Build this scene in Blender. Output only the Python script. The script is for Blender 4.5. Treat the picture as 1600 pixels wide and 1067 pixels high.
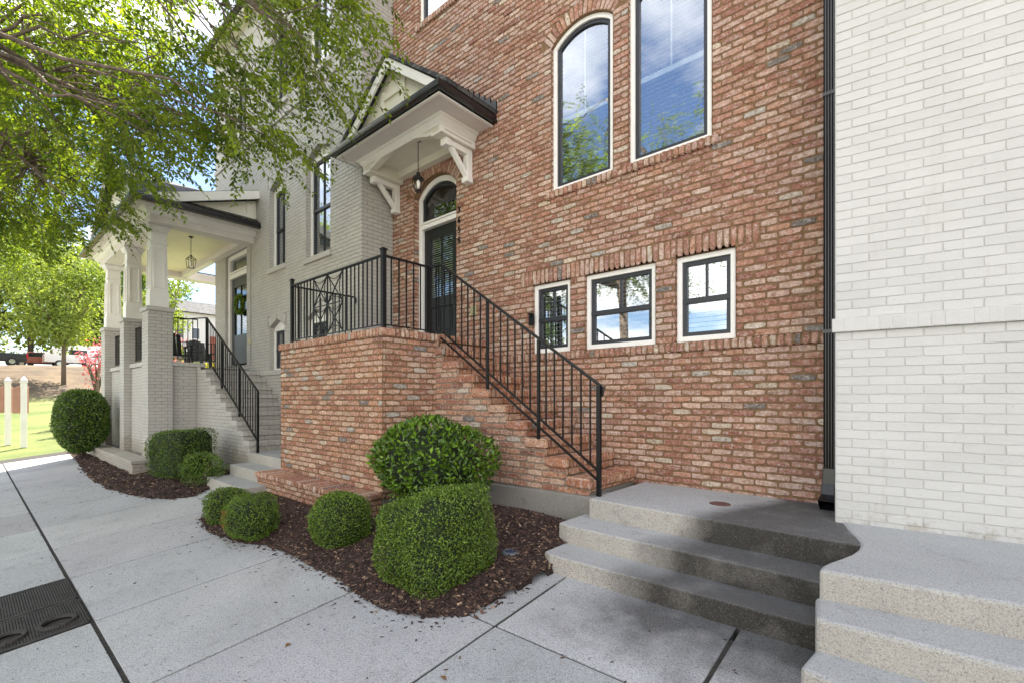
import bpy, math, random
import numpy as np
R=math.radians
rng=np.random.default_rng(7); random.seed(7)
for o in list(bpy.data.objects): bpy.data.objects.remove(o)
S=bpy.context.scene
COL=S.collection
# ------------------------------------------------------------------ camera
cam=bpy.data.cameras.new('camera'); co=bpy.data.objects.new('camera',cam); COL.objects.link(co)
co.location=(0,0,1.44); co.rotation_euler=(R(90),0,math.atan2(640,740))
cam.sensor_width=36; cam.lens=36*740/1600; cam.shift_y=87.5/1600; cam.clip_end=600; cam.clip_start=.05
S.camera=co
# ------------------------------------------------------------------ sky, sun
SUN_EL,SUN_AZ=R(60),R(-30)          # azimuth measured from +Y towards +X
W=bpy.data.worlds.new('World'); S.world=W; W.use_nodes=True
nt=W.node_tree; nt.nodes.clear()
def N(t,**k):
    n=nt.nodes.new(t)
    for a,b in k.items(): setattr(n,a,b)
    return n
out=N('ShaderNodeOutputWorld'); bg=N('ShaderNodeBackground'); bg.inputs[1].default_value=.15
sky=N('ShaderNodeTexSky',sky_type='NISHITA'); sky.sun_disc=False; sky.sun_elevation=SUN_EL; sky.sun_rotation=SUN_AZ
sky.air_density=1.0; sky.dust_density=.6; sky.ozone_density=1.0
tc=N('ShaderNodeTexCoord'); sp=N('ShaderNodeSeparateXYZ'); nt.links.new(tc.outputs['Generated'],sp.inputs[0])
mz=N('ShaderNodeMath',operation='MAXIMUM'); nt.links.new(sp.outputs[2],mz.inputs[0]); mz.inputs[1].default_value=0
ad=N('ShaderNodeMath',operation='ADD'); nt.links.new(mz.outputs[0],ad.inputs[0]); ad.inputs[1].default_value=.22
dx=N('ShaderNodeMath',operation='DIVIDE'); dy=N('ShaderNodeMath',operation='DIVIDE')
nt.links.new(sp.outputs[0],dx.inputs[0]); nt.links.new(ad.outputs[0],dx.inputs[1])
nt.links.new(sp.outputs[1],dy.inputs[0]); nt.links.new(ad.outputs[0],dy.inputs[1])
cb=N('ShaderNodeCombineXYZ'); nt.links.new(dx.outputs[0],cb.inputs[0]); nt.links.new(dy.outputs[0],cb.inputs[1])
cb.inputs[2].default_value=3.3
no=N('ShaderNodeTexNoise'); no.inputs['Scale'].default_value=1.25; no.inputs['Detail'].default_value=9; no.inputs['Roughness'].default_value=.55
nt.links.new(cb.outputs[0],no.inputs['Vector'])
cr=N('ShaderNodeValToRGB'); cr.color_ramp.elements[0].position=.455; cr.color_ramp.elements[1].position=.60
nt.links.new(no.outputs['Fac'],cr.inputs[0])
south=N('ShaderNodeMath',operation='MULTIPLY_ADD'); nt.links.new(sp.outputs[1],south.inputs[0]); south.inputs[1].default_value=-.08; nt.links.new(no.outputs['Fac'],south.inputs[2]); west=N('ShaderNodeMath',operation='MULTIPLY_ADD'); nt.links.new(sp.outputs[0],west.inputs[0]); west.inputs[1].default_value=.07; nt.links.new(south.outputs[0],west.inputs[2]); nt.links.new(west.outputs[0],cr.inputs[0])  # unseen cloud bank added behind the camera for neutral fill, thinner towards -X
mx=N('ShaderNodeMix',data_type='RGBA'); nt.links.new(cr.outputs[0],mx.inputs['Factor'])
dim=N('ShaderNodeMix',data_type='RGBA'); dim.blend_type='MULTIPLY'; dim.inputs['Factor'].default_value=1; dim.inputs['B'].default_value=(.50,.52,.56,1); nt.links.new(sky.outputs[0],dim.inputs['A'])
nt.links.new(dim.outputs['Result'],mx.inputs['A']); mx.inputs['B'].default_value=(5.2,5.1,5.0,1)
nt.links.new(mx.outputs['Result'],bg.inputs[0]); nt.links.new(bg.outputs[0],out.inputs[0])
sl=bpy.data.lights.new('sun','SUN'); sl.energy=5; sl.angle=R(.6); sl.color=(1,.95,.86)
so=bpy.data.objects.new('sun',sl); COL.objects.link(so)
so.rotation_euler=(R(90)-SUN_EL,0,math.pi-SUN_AZ); so.location=(0,0,30)
S.view_settings.view_transform='Standard'; S.view_settings.look='None'; S.view_settings.gamma=1
S.view_settings.exposure=2.05
S.cycles.max_bounces=6; S.cycles.transparent_max_bounces=10

# ------------------------------------------------------------------ helpers
def tag(o,label=None,cat=None,group=None,kind=None):
    if label: o['label']=label
    if cat: o['category']=cat
    if group: o['group']=group
    if kind: o['kind']=kind
    return o
def empty(name,loc,label,cat,group=None):
    o=bpy.data.objects.new(name,None); COL.objects.link(o); o.location=loc; o.empty_display_size=.2
    return tag(o,label,cat,group)
def finish(me,name,mats,parent=None,bevel=0,smooth=False):
    o=bpy.data.objects.new(name,me); COL.objects.link(o)
    for m in (mats if isinstance(mats,(list,tuple)) else [mats]): me.materials.append(m)
    if parent:
        o.parent=parent
        bpy_m=parent_world(parent); o.matrix_parent_inverse=bpy_m.inverted()
    if smooth: me.polygons.foreach_set('use_smooth',np.ones(len(me.polygons),bool))
    if bevel:
        b=o.modifiers.new('bevel','BEVEL'); b.width=bevel; b.segments=2; b.limit_method='ANGLE'; b.angle_limit=R(35)
    return o
from mathutils import Matrix, Vector
def parent_world(p):
    m=Matrix.Translation(p.location) @ p.rotation_euler.to_matrix().to_4x4()
    if p.parent: m=parent_world(p.parent) @ p.matrix_parent_inverse @ m
    return m
def copy_tree(o,parent=None,offset=None):
    c=o.copy(); COL.objects.link(c)
    if parent: c.parent=parent
    for ch in list(o.children): copy_tree(ch,c)
    if offset: c.location=Vector(o.location)+Vector(offset)
    return c
class MB:
    def __init__(s): s.v=[];s.f=[];s.mi=[]
    def add(s,v,f,mi=0):
        b=len(s.v); s.v+= [tuple(map(float,p)) for p in v]; s.f+=[tuple(b+i for i in q) for q in f]; s.mi+=[mi]*len(f); return s
    def box(s,x0,x1,y0,y1,z0,z1,mi=0):
        return s.add([(x0,y0,z0),(x1,y0,z0),(x1,y1,z0),(x0,y1,z0),(x0,y0,z1),(x1,y0,z1),(x1,y1,z1),(x0,y1,z1)],
          [(0,3,2,1),(4,5,6,7),(0,1,5,4),(1,2,6,5),(2,3,7,6),(3,0,4,7)],mi)
    def prism(s,pts,axis,a,b,mi=0):
        # pts: 2D outline; axis 'y': pts=(x,z); 'x': pts=(y,z); 'z': pts=(x,y)
        n=len(pts)
        def P(p,t): return {'y':(p[0],t,p[1]),'x':(t,p[0],p[1]),'z':(p[0],p[1],t)}[axis]
        v=[P(p,a) for p in pts]+[P(p,b) for p in pts]
        f=[tuple(range(n)),tuple(range(2*n-1,n-1,-1))]+[(i,i+n,(i+1)%n+n,(i+1)%n) for i in range(n)]
        return s.add(v,f,mi)
    def bar(s,p0,p1,w,h=None,mi=0):
        h=h or w; p0=Vector(p0);p1=Vector(p1);d=(p1-p0).normalized()
        up=Vector((0,0,1)) if abs(d.z)<.95 else Vector((0,1,0))
        a=d.cross(up).normalized(); b=a.cross(d).normalized()
        v=[]
        for p in (p0,p1):
            for sa,sb in ((-1,-1),(1,-1),(1,1),(-1,1)): v.append(p+a*sa*w/2+b*sb*h/2)
        return s.add(v,[(0,1,2,3),(7,6,5,4),(0,4,5,1),(1,5,6,2),(2,6,7,3),(3,7,4,0)],mi)
    def tube(s,pts,r,n=8,mi=0,cap=True):
        pts=[Vector(p) for p in pts]; rs=r if isinstance(r,(list,tuple)) else [r]*len(pts)
        b=len(s.v); vs=[];fs=[]
        a=None
        for i,p in enumerate(pts):
            d=(pts[min(i+1,len(pts)-1)]-pts[max(i-1,0)]).normalized()
            if a is None:
                up=Vector((0,0,1)) if abs(d.z)<.9 else Vector((1,0,0)); a=d.cross(up).normalized()
            else: a=(a-d*a.dot(d)).normalized()
            c=d.cross(a)
            for k in range(n):
                t=2*math.pi*k/n; vs.append(p+(a*math.cos(t)+c*math.sin(t))*rs[i])
        for i in range(len(pts)-1):
            for k in range(n): fs.append((i*n+k,i*n+(k+1)%n,(i+1)*n+(k+1)%n,(i+1)*n+k))
        if cap: fs.append(tuple(range(n-1,-1,-1))); fs.append(tuple((len(pts)-1)*n+k for k in range(n)))
        return s.add(vs,fs,mi)
    def lathe(s,prof,c,n=20,mi=0):
        vs=[];fs=[]
        for r,z in prof:
            for k in range(n):
                t=2*math.pi*k/n; vs.append((c[0]+r*math.cos(t),c[1]+r*math.sin(t),c[2]+z))
        for i in range(len(prof)-1):
            for k in range(n): fs.append((i*n+k,i*n+(k+1)%n,(i+1)*n+(k+1)%n,(i+1)*n+k))
        fs.append(tuple(range(n-1,-1,-1))); fs.append(tuple((len(prof)-1)*n+k for k in range(n)))
        return s.add(vs,fs,mi)
    def build(s,name,mats,parent=None,bevel=0,smooth=False):
        me=bpy.data.meshes.new(name); me.from_pydata(s.v,[],s.f)
        o=finish(me,name,mats,parent,bevel,smooth)
        if any(s.mi): me.polygons.foreach_set('material_index',s.mi)
        me.update(); return o

# ------------------------------------------------------------------ materials
def mat(name):
    m=bpy.data.materials.new(name); m.use_nodes=True
    t=m.node_tree; b=t.nodes['Principled BSDF']; return m,t,b
def nd(t,ty,**k):
    n=t.nodes.new(ty)
    for a,v in k.items():
        if a in n.inputs.keys() if hasattr(n,'inputs') else False: n.inputs[a].default_value=v
        else: setattr(n,a,v)
    return n
def noise(t,scale,detail=4,rough=.5,vec=None):
    n=t.nodes.new('ShaderNodeTexNoise'); n.inputs['Scale'].default_value=scale; n.inputs['Detail'].default_value=detail; n.inputs['Roughness'].default_value=rough
    if vec is not None: t.links.new(vec,n.inputs['Vector'])
    return n.outputs['Fac']
def ramp(t,fac,stops):
    n=t.nodes.new('ShaderNodeValToRGB'); e=n.color_ramp.elements
    while len(e)<len(stops): e.new(.5)
    for i,(p,c) in enumerate(stops):
        e[i].position=p; e[i].color=(*c,1) if isinstance(c,(tuple,list)) else (c,c,c,1)
    t.links.new(fac,n.inputs[0]); return n.outputs[0]
def mixc(t,fac,a,b,mode='MIX'):
    n=t.nodes.new('ShaderNodeMix'); n.data_type='RGBA'; n.blend_type=mode
    for s,i in ((fac,'Factor'),(a,'A'),(b,'B')):
        if isinstance(s,(int,float)): n.inputs[i].default_value=s
        elif isinstance(s,tuple): n.inputs[i].default_value=(*s,1)
        else: t.links.new(s,n.inputs[i])
    return n.outputs['Result']
def mth(t,op,a,b=0.,c=None):
    n=t.nodes.new('ShaderNodeMath'); n.operation=op
    for i,s in enumerate((a,b) if c is None else (a,b,c)):
        if isinstance(s,(int,float)): n.inputs[i].default_value=s
        else: t.links.new(s,n.inputs[i])
    return n.outputs[0]
def bump(t,b,h,dist,strength=1.):
    n=t.nodes.new('ShaderNodeBump'); n.inputs['Distance'].default_value=dist; n.inputs['Strength'].default_value=strength
    t.links.new(h,n.inputs['Height']); t.links.new(n.outputs[0],b.inputs['Normal'])
def pos(t): return t.nodes.new('ShaderNodeNewGeometry').outputs['Position']
def attr(t,name='Col'):
    n=t.nodes.new('ShaderNodeAttribute'); n.attribute_name=name; return n.outputs['Color']
def simple(name,c,rough=.5,metal=0,spec=.5,nscale=0,namp=.1,bmp=0):
    m,t,b=mat(name); b.inputs['Roughness'].default_value=rough; b.inputs['Metallic'].default_value=metal
    b.inputs['Specular IOR Level'].default_value=spec; b.inputs['Base Color'].default_value=(*c,1)
    if nscale:
        f=noise(t,nscale,5,.6,pos(t)); t.links.new(ramp(t,f,[(.3,tuple(x*(1-namp) for x in c)),(.7,tuple(min(1,x*(1+namp)) for x in c))]),b.inputs['Base Color'])
        if bmp: bump(t,b,f,bmp)
    return m
M={}
# fired brick: per brick colour attribute, mottle, lime smears
m,t,b=mat('brick'); p=pos(t)
c=mixc(t,ramp(t,noise(t,34,6,.75,p),[(.36,0.),(.61,1.)]),mixc(t,1.,attr(t),(.64,.52,.44),'MULTIPLY'),mixc(t,1.,attr(t),(1.26,1.28,1.24),'MULTIPLY'))
c=mixc(t,ramp(t,noise(t,.55,4,.6,p),[(.42,0.),(.6,.5)]),c,mixc(t,1.,c,(1.04,.93,.78),'MULTIPLY'))
sm=ramp(t,noise(t,24,6,.75,p),[(.51,0.),(.64,1.)])
c=mixc(t,mth(t,'MULTIPLY',sm,.62),c,(.66,.56,.50))
sx_=t.nodes.new('ShaderNodeSeparateXYZ'); t.links.new(p,sx_.inputs[0]); cb_=t.nodes.new('ShaderNodeCombineXYZ')
t.links.new(mth(t,'MULTIPLY',sx_.outputs[0],7.),cb_.inputs[0]); t.links.new(mth(t,'MULTIPLY',sx_.outputs[1],7.),cb_.inputs[1]); t.links.new(mth(t,'MULTIPLY',sx_.outputs[2],.9),cb_.inputs[2])
c=mixc(t,ramp(t,noise(t,1.,5,.65,cb_.outputs[0]),[(.54,0.),(.72,.5)]),c,mixc(t,1.,c,(.66,.60,.56),'MULTIPLY'))
c=mixc(t,ramp(t,noise(t,.9,5,.6,p),[(.56,0.),(.7,.30)]),c,(.58,.50,.45))
dk=ramp(t,noise(t,60,3,.6,p),[(.30,1.),(.40,0.)])
c=mixc(t,mth(t,'MULTIPLY',dk,.6),c,(.12,.055,.035))
t.links.new(c,b.inputs['Base Color']); b.inputs['Roughness'].default_value=.85; b.inputs['Specular IOR Level'].default_value=.25
bump(t,b,mth(t,'ADD',noise(t,70,4,.7,p),mth(t,'MULTIPLY',noise(t,26,4,.6,p),1.6)),.009,1.); M['brick']=m
M['mortar']=simple('mortar',(.205,.125,.07),.95,spec=.1,nscale=45,namp=.35,bmp=.004)
M['mortar_old']=simple('mortar_old',(.26,.20,.15),.95,spec=.1,nscale=45,namp=.4,bmp=.004)
def paintbrick(name,c1,c2,wx=40):
    m,t,b=mat(name); p=pos(t)
    f=noise(t,1.6,5,.6,p); c=ramp(t,f,[(.3,c1),(.7,c2)])
    c=mixc(t,1.,c,attr(t),'MULTIPLY')
    g=ramp(t,noise(t,55,4,.7,p),[(.27,.72),(.36,1.)])
    c=mixc(t,1.,c,g,'MULTIPLY')
    sx_=t.nodes.new('ShaderNodeSeparateXYZ'); t.links.new(p,sx_.inputs[0])
    spl=mth(t,'SUBTRACT',mth(t,'MULTIPLY',noise(t,9,6,.75,p),1.15),mth(t,'ADD',mth(t,'MULTIPLY',mth(t,'SUBTRACT',sx_.outputs[2],.42),1.1),.42))
    c=mixc(t,ramp(t,spl,[(.0,0.),(.16,.55)]),c,mixc(t,1.,c,(.62,.55,.45),'MULTIPLY'))
    cb_=t.nodes.new('ShaderNodeCombineXYZ'); t.links.new(mth(t,'MULTIPLY',sx_.outputs[0],9.),cb_.inputs[0]); t.links.new(mth(t,'MULTIPLY',sx_.outputs[1],9.),cb_.inputs[1]); t.links.new(mth(t,'MULTIPLY',sx_.outputs[2],.7),cb_.inputs[2])
    c=mixc(t,ramp(t,noise(t,1.,5,.65,cb_.outputs[0]),[(.58,0.),(.72,.35)]),c,mixc(t,1.,c,(.80,.76,.68),'MULTIPLY'))
    t.links.new(c,b.inputs['Base Color']); b.inputs['Roughness'].default_value=.55; b.inputs['Specular IOR Level'].default_value=.35
    bump(t,b,mth(t,'ADD',noise(t,75,5,.7,p),mth(t,'MULTIPLY',noise(t,28,3,.6,p),.8)),.004,.8); return m
M['graypaint']=paintbrick('gray_painted_brick',(.425,.40,.36),(.49,.465,.42))
M['whitepaint']=paintbrick('white_painted_brick',(.515,.50,.47),(.56,.545,.515))
M['grayplain']=simple('gray_paint',(.40,.385,.355),.55,nscale=3,namp=.08); M['whiteplain']=simple('white_paint',(.52,.505,.475),.55,nscale=3,namp=.05)
M['grayjoint']=paintbrick('gray_paint_joint',(.27,.255,.23),(.33,.31,.285)); M['whitejoint']=paintbrick('white_paint_joint',(.465,.45,.42),(.51,.495,.465))  # darker joints: shade between bricks and dirt put into the paint colour
M['trim']=simple('white_trim',(.80,.77,.72),.42,nscale=3,namp=.05)
M['cream']=simple('cream_panel',(.70,.66,.55),.5,nscale=3,namp=.05)
M['soffit']=simple('pale_soffit',(.66,.61,.57),.55,nscale=5,namp=.05)
M['ceiling']=simple('cream_ceiling',(.72,.66,.46),.45,nscale=2,namp=.05)
M['black']=simple('black_gutter',(.006,.006,.007),.24,spec=.6)
M['iron']=simple('black_iron',(.0045,.0045,.005),.4,spec=.35,nscale=80,namp=.3,bmp=.0006)
M['sash']=simple('dark_sash',(.018,.019,.024),.4,nscale=20,namp=.1)
M['blind']=simple('blind_slat',(.82,.84,.82),.5)
M['blinddk']=simple('dark_interior',(.008,.008,.009),.9)
M['door']=simple('black_door',(.005,.005,.0052),.35,nscale=15,namp=.2)
M['shingle']=None
m,t,b=mat('shingle'); p=pos(t)
bt=t.nodes.new('ShaderNodeTexBrick'); bt.inputs['Scale'].default_value=1; bt.inputs['Brick Width'].default_value=.3; bt.inputs['Row Height'].default_value=.09; bt.inputs['Mortar Size'].default_value=.008
bt.inputs['Color1'].default_value=(.035,.035,.04,1); bt.inputs['Color2'].default_value=(.11,.105,.10,1); bt.inputs['Mortar'].default_value=(.01,.01,.01,1)
mp=t.nodes.new('ShaderNodeMapping'); t.links.new(p,mp.inputs[0]); mp.inputs['Rotation'].default_value=(0,R(90),R(90)); t.links.new(mp.outputs[0],bt.inputs['Vector'])
sx=t.nodes.new('ShaderNodeSeparateXYZ'); t.links.new(p,sx.inputs[0]); cx=t.nodes.new('ShaderNodeCombineXYZ')
t.links.new(sx.outputs[1],cx.inputs[0]); t.links.new(mth(t,'MULTIPLY',sx.outputs[2],1.5),cx.inputs[1]); t.links.new(cx.outputs[0],bt.inputs['Vector'])
t.links.new(mixc(t,.5,bt.outputs[0],mixc(t,1.,bt.outputs[0],ramp(t,noise(t,30,4,.6,p),[(.3,.4),(.7,1.8)]),'MULTIPLY')),b.inputs['Base Color']); b.inputs['Roughness'].default_value=.9
bump(t,b,bt.outputs['Fac'],.01,-1.); M['shingle']=m
# glass: reflective pane, dark behind
def glass(name,refl,tint=(.8,.88,.86)):
    m,t,b=mat(name); t.nodes.remove(b); o=t.nodes['Material Output']
    g=t.nodes.new('ShaderNodeBsdfGlossy'); g.inputs['Roughness'].default_value=.015; g.inputs['Color'].default_value=(.93,.97,1,1)
    tr=t.nodes.new('ShaderNodeBsdfTransparent'); tr.inputs[0].default_value=(*tint,1)
    lw=t.nodes.new('ShaderNodeLayerWeight'); lw.inputs['Blend'].default_value=.35
    f=mth(t,'ADD',mth(t,'MULTIPLY',lw.outputs['Fresnel'],.7),refl)
    w=t.nodes.new('ShaderNodeBump'); w.inputs['Distance'].default_value=.0015; w.inputs['Strength'].default_value=.35
    t.links.new(noise(t,1.6,1,.5,pos(t)),w.inputs['Height']); t.links.new(w.outputs[0],g.inputs['Normal'])
    mx=t.nodes.new('ShaderNodeMixShader'); t.links.new(f,mx.inputs[0]); t.links.new(tr.outputs[0],mx.inputs[1]); t.links.new(g.outputs[0],mx.inputs[2])
    t.links.new(mx.outputs[0],o.inputs[0]); return m
M['glass']=glass('window_glass',.40,(.9,.95,.94)); M['glass_hi']=glass('tall_window_glass',.42,(.95,.98,.98)); M['glass_lo']=glass('door_glass',.12); M['lantern_glass']=glass('lantern_glass',.08,(.95,.95,.95))
# concrete with aggregate, a damp stain below the downspout
def concrete(name,c,spk=1.,stain=False,warm=0):
    m,t,b=mat(name); p=pos(t)
    f=noise(t,1.1,6,.6,p); base=ramp(t,f,[(.3,tuple(x*.88 for x in c)),(.7,tuple(x*1.08 for x in c))])
    s=noise(t,150,3,.8,p); s2=noise(t,95,2,.6,p)
    base=mixc(t,1.,base,ramp(t,s,[(.36,1-.7*spk),(.46,.93),(.54,1.0),(.66,1+.3*spk)]),'MULTIPLY')
    base=mixc(t,1.,base,ramp(t,s2,[(.34,1-.5*spk),(.43,1.)]),'MULTIPLY')
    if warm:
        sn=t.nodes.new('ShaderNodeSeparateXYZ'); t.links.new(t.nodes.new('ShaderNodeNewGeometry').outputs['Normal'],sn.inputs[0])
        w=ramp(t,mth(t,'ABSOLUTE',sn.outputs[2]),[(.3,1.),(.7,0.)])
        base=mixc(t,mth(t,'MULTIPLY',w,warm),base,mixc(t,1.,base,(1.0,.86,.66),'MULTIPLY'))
    if stain:
        sp=t.nodes.new('ShaderNodeSeparateXYZ'); t.links.new(p,sp.inputs[0])
        # damp tongue: from the downspout foot spreading forward over the steps
        wob=mth(t,'MULTIPLY',mth(t,'SUBTRACT',noise(t,1.6,5,.6,p),.5),1.3)
        yy=mth(t,'SUBTRACT',4.9,sp.outputs[1])               # 0 at the wall .. 3 in front
        halfw=mth(t,'ADD',mth(t,'MULTIPLY',yy,.40),.40)
        cxm=mth(t,'ADD',mth(t,'MULTIPLY',yy,-.09),-.66)
        dd=mth(t,'DIVIDE',mth(t,'ABSOLUTE',mth(t,'SUBTRACT',mth(t,'ADD',sp.outputs[0],mth(t,'MULTIPLY',wob,.5)),cxm)),halfw)
        a=ramp(t,dd,[(.55,1.),(1.25,0.)])
        fe=ramp(t,mth(t,'ADD',sp.outputs[1],wob),[(0.,0.),(1.,1.)])
        e=mth(t,'SUBTRACT',mth(t,'ADD',sp.outputs[1],wob),2.35); e=mth(t,'MINIMUM',mth(t,'MAXIMUM',mth(t,'MULTIPLY',e,1.8),0.),1.)
        a=mth(t,'MULTIPLY',mth(t,'MULTIPLY',a,e),ramp(t,noise(t,4,5,.6,p),[(.2,.7),(.5,1.)]))
        sn2=t.nodes.new('ShaderNodeSeparateXYZ'); t.links.new(t.nodes.new('ShaderNodeNewGeometry').outputs['Normal'],sn2.inputs[0])
        a=mth(t,'MULTIPLY',a,ramp(t,mth(t,'ABSOLUTE',sn2.outputs[2]),[(.3,1.),(.7,.84)]))
        wet=mixc(t,ramp(t,s,[(.60,0.),(.68,.8)]),mixc(t,1.,base,(.085,.08,.074),'MULTIPLY'),(.26,.26,.25))
        base=mixc(t,mth(t,'MULTIPLY',a,.97),base,wet)
        rr=mth(t,'SUBTRACT',.9,mth(t,'MULTIPLY',a,.25)); t.links.new(rr,b.inputs['Roughness'])
    else: b.inputs['Roughness'].default_value=.9
    if name=='sidewalk_concrete': base=mixc(t,1.,base,attr(t),'MULTIPLY'); base=mixc(t,ramp(t,noise(t,2.2,6,.7,p),[(.30,.35),(.42,0.)]),base,mixc(t,1.,base,(.62,.58,.52),'MULTIPLY'))
    fine=ramp(t,noise(t,7,6,.7,p),[(.28,.78),(.42,1.)]); base=mixc(t,1.,base,fine,'MULTIPLY')
    t.links.new(base,b.inputs['Base Color']); b.inputs['Specular IOR Level'].default_value=.3
    bump(t,b,mth(t,'ADD',s,mth(t,'MULTIPLY',s2,.6)),.004,.7); return m
M['walk']=concrete('sidewalk_concrete',(.455,.45,.442),.85,stain=True)
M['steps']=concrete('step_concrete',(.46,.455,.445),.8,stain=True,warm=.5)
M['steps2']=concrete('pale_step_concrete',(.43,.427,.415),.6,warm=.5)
M['found']=concrete('foundation_concrete',(.27,.25,.22),.5)
M['joint']=simple('joint_dirt',(.035,.03,.025),.95,nscale=30,namp=.5)
M['asphalt']=simple('asphalt',(.05,.05,.052),.9,nscale=60,namp=.3,bmp=.004)
def leafmat(name,c1,c2,trans=.35,rough=.45,spec=.4):
    m,t,b=mat(name); o=t.nodes['Material Output']
    c=mixc(t,attr(t),c1,c2)
    t.links.new(c,b.inputs['Base Color']); b.inputs['Roughness'].default_value=rough; b.inputs['Specular IOR Level'].default_value=spec
    tr=t.nodes.new('ShaderNodeBsdfTranslucent'); t.links.new(mixc(t,1.,c,(1.55,1.5,.5),'MULTIPLY'),tr.inputs[0])
    mx=t.nodes.new('ShaderNodeMixShader'); mx.inputs[0].default_value=trans
    t.links.new(b.outputs[0],mx.inputs[1]); t.links.new(tr.outputs[0],mx.inputs[2]); t.links.new(mx.outputs[0],o.inputs[0]); return m
M['leaf']=leafmat('tree_leaf',(.022,.07,.010),(.33,.42,.03),.48)
M['leafbg']=leafmat('far_leaf',(.09,.14,.03),(.30,.36,.09),.4,.6)
M['leafbg2']=leafmat('far_leaf_dark',(.06,.12,.03),(.18,.26,.06),.35,.6)
M['pink']=leafmat('pink_blossom',(.50,.06,.17),(.70,.24,.34),.3,.6)
M['yellow']=leafmat('yellow_leaf',(.30,.32,.03),(.55,.5,.05),.35,.6)
M['box']=leafmat('boxwood_leaf',(.028,.065,.008),(.25,.37,.04),.2,.38,.5)
M['holly']=leafmat('holly_leaf',(.016,.045,.008),(.20,.34,.02),.12,.34,.45)
M['hedge']=leafmat('hedge_leaf',(.022,.06,.010),(.19,.29,.03),.15,.3,.5)
M['dead']=leafmat('dead_leaf',(.16,.08,.03),(.35,.18,.07),.2,.8,.2)
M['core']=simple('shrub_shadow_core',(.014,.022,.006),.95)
M['bark']=simple('bark',(.16,.12,.09),.9,nscale=18,namp=.45,bmp=.02)
M['twig']=simple('twig',(.07,.045,.03),.85)
m,t,b=mat('mulch'); p=pos(t)
t.links.new(ramp(t,noise(t,40,6,.75,p),[(.3,(.012,.007,.005)),(.55,(.045,.025,.018)),(.75,(.10,.06,.04))]),b.inputs['Base Color']); b.inputs['Roughness'].default_value=.95
bump(t,b,noise(t,55,5,.8,p),.03); M['mulch']=m
m,t,b=mat('mulch_chip'); t.links.new(mixc(t,1.,attr(t),ramp(t,noise(t,90,3,.6,pos(t)),[(.3,.6),(.7,1.3)]),'MULTIPLY'),b.inputs['Base Color']); b.inputs['Roughness'].default_value=.9; M['chip']=m
m,t,b=mat('grass_ground'); p=pos(t)
g=ramp(t,noise(t,.35,6,.65,p),[(.35,(.08,.11,.02)),(.6,(.15,.17,.04)),(.75,(.20,.17,.07))])
sp=t.nodes.new('ShaderNodeSeparateXYZ'); t.links.new(p,sp.inputs[0])
hill=ramp(t,mth(t,'ADD',mth(t,'MULTIPLY',sp.outputs[2],.25),mth(t,'MULTIPLY',noise(t,.12,4,.6,p),.45)),[(.50,0.),(.66,1.)])
dirt=ramp(t,noise(t,.5,6,.7,p),[(.35,(.15,.105,.06)),(.6,(.075,.052,.032)),(.8,(.08,.09,.03))])
g=mixc(t,hill,g,dirt)
g=mixc(t,1.,g,ramp(t,noise(t,14,5,.75,p),[(.3,.7),(.7,1.25)]),'MULTIPLY')
t.links.new(g,b.inputs['Base Color']); b.inputs['Roughness'].default_value=.95; bump(t,b,noise(t,30,4,.7,p),.03); M['grass']=m

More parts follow.
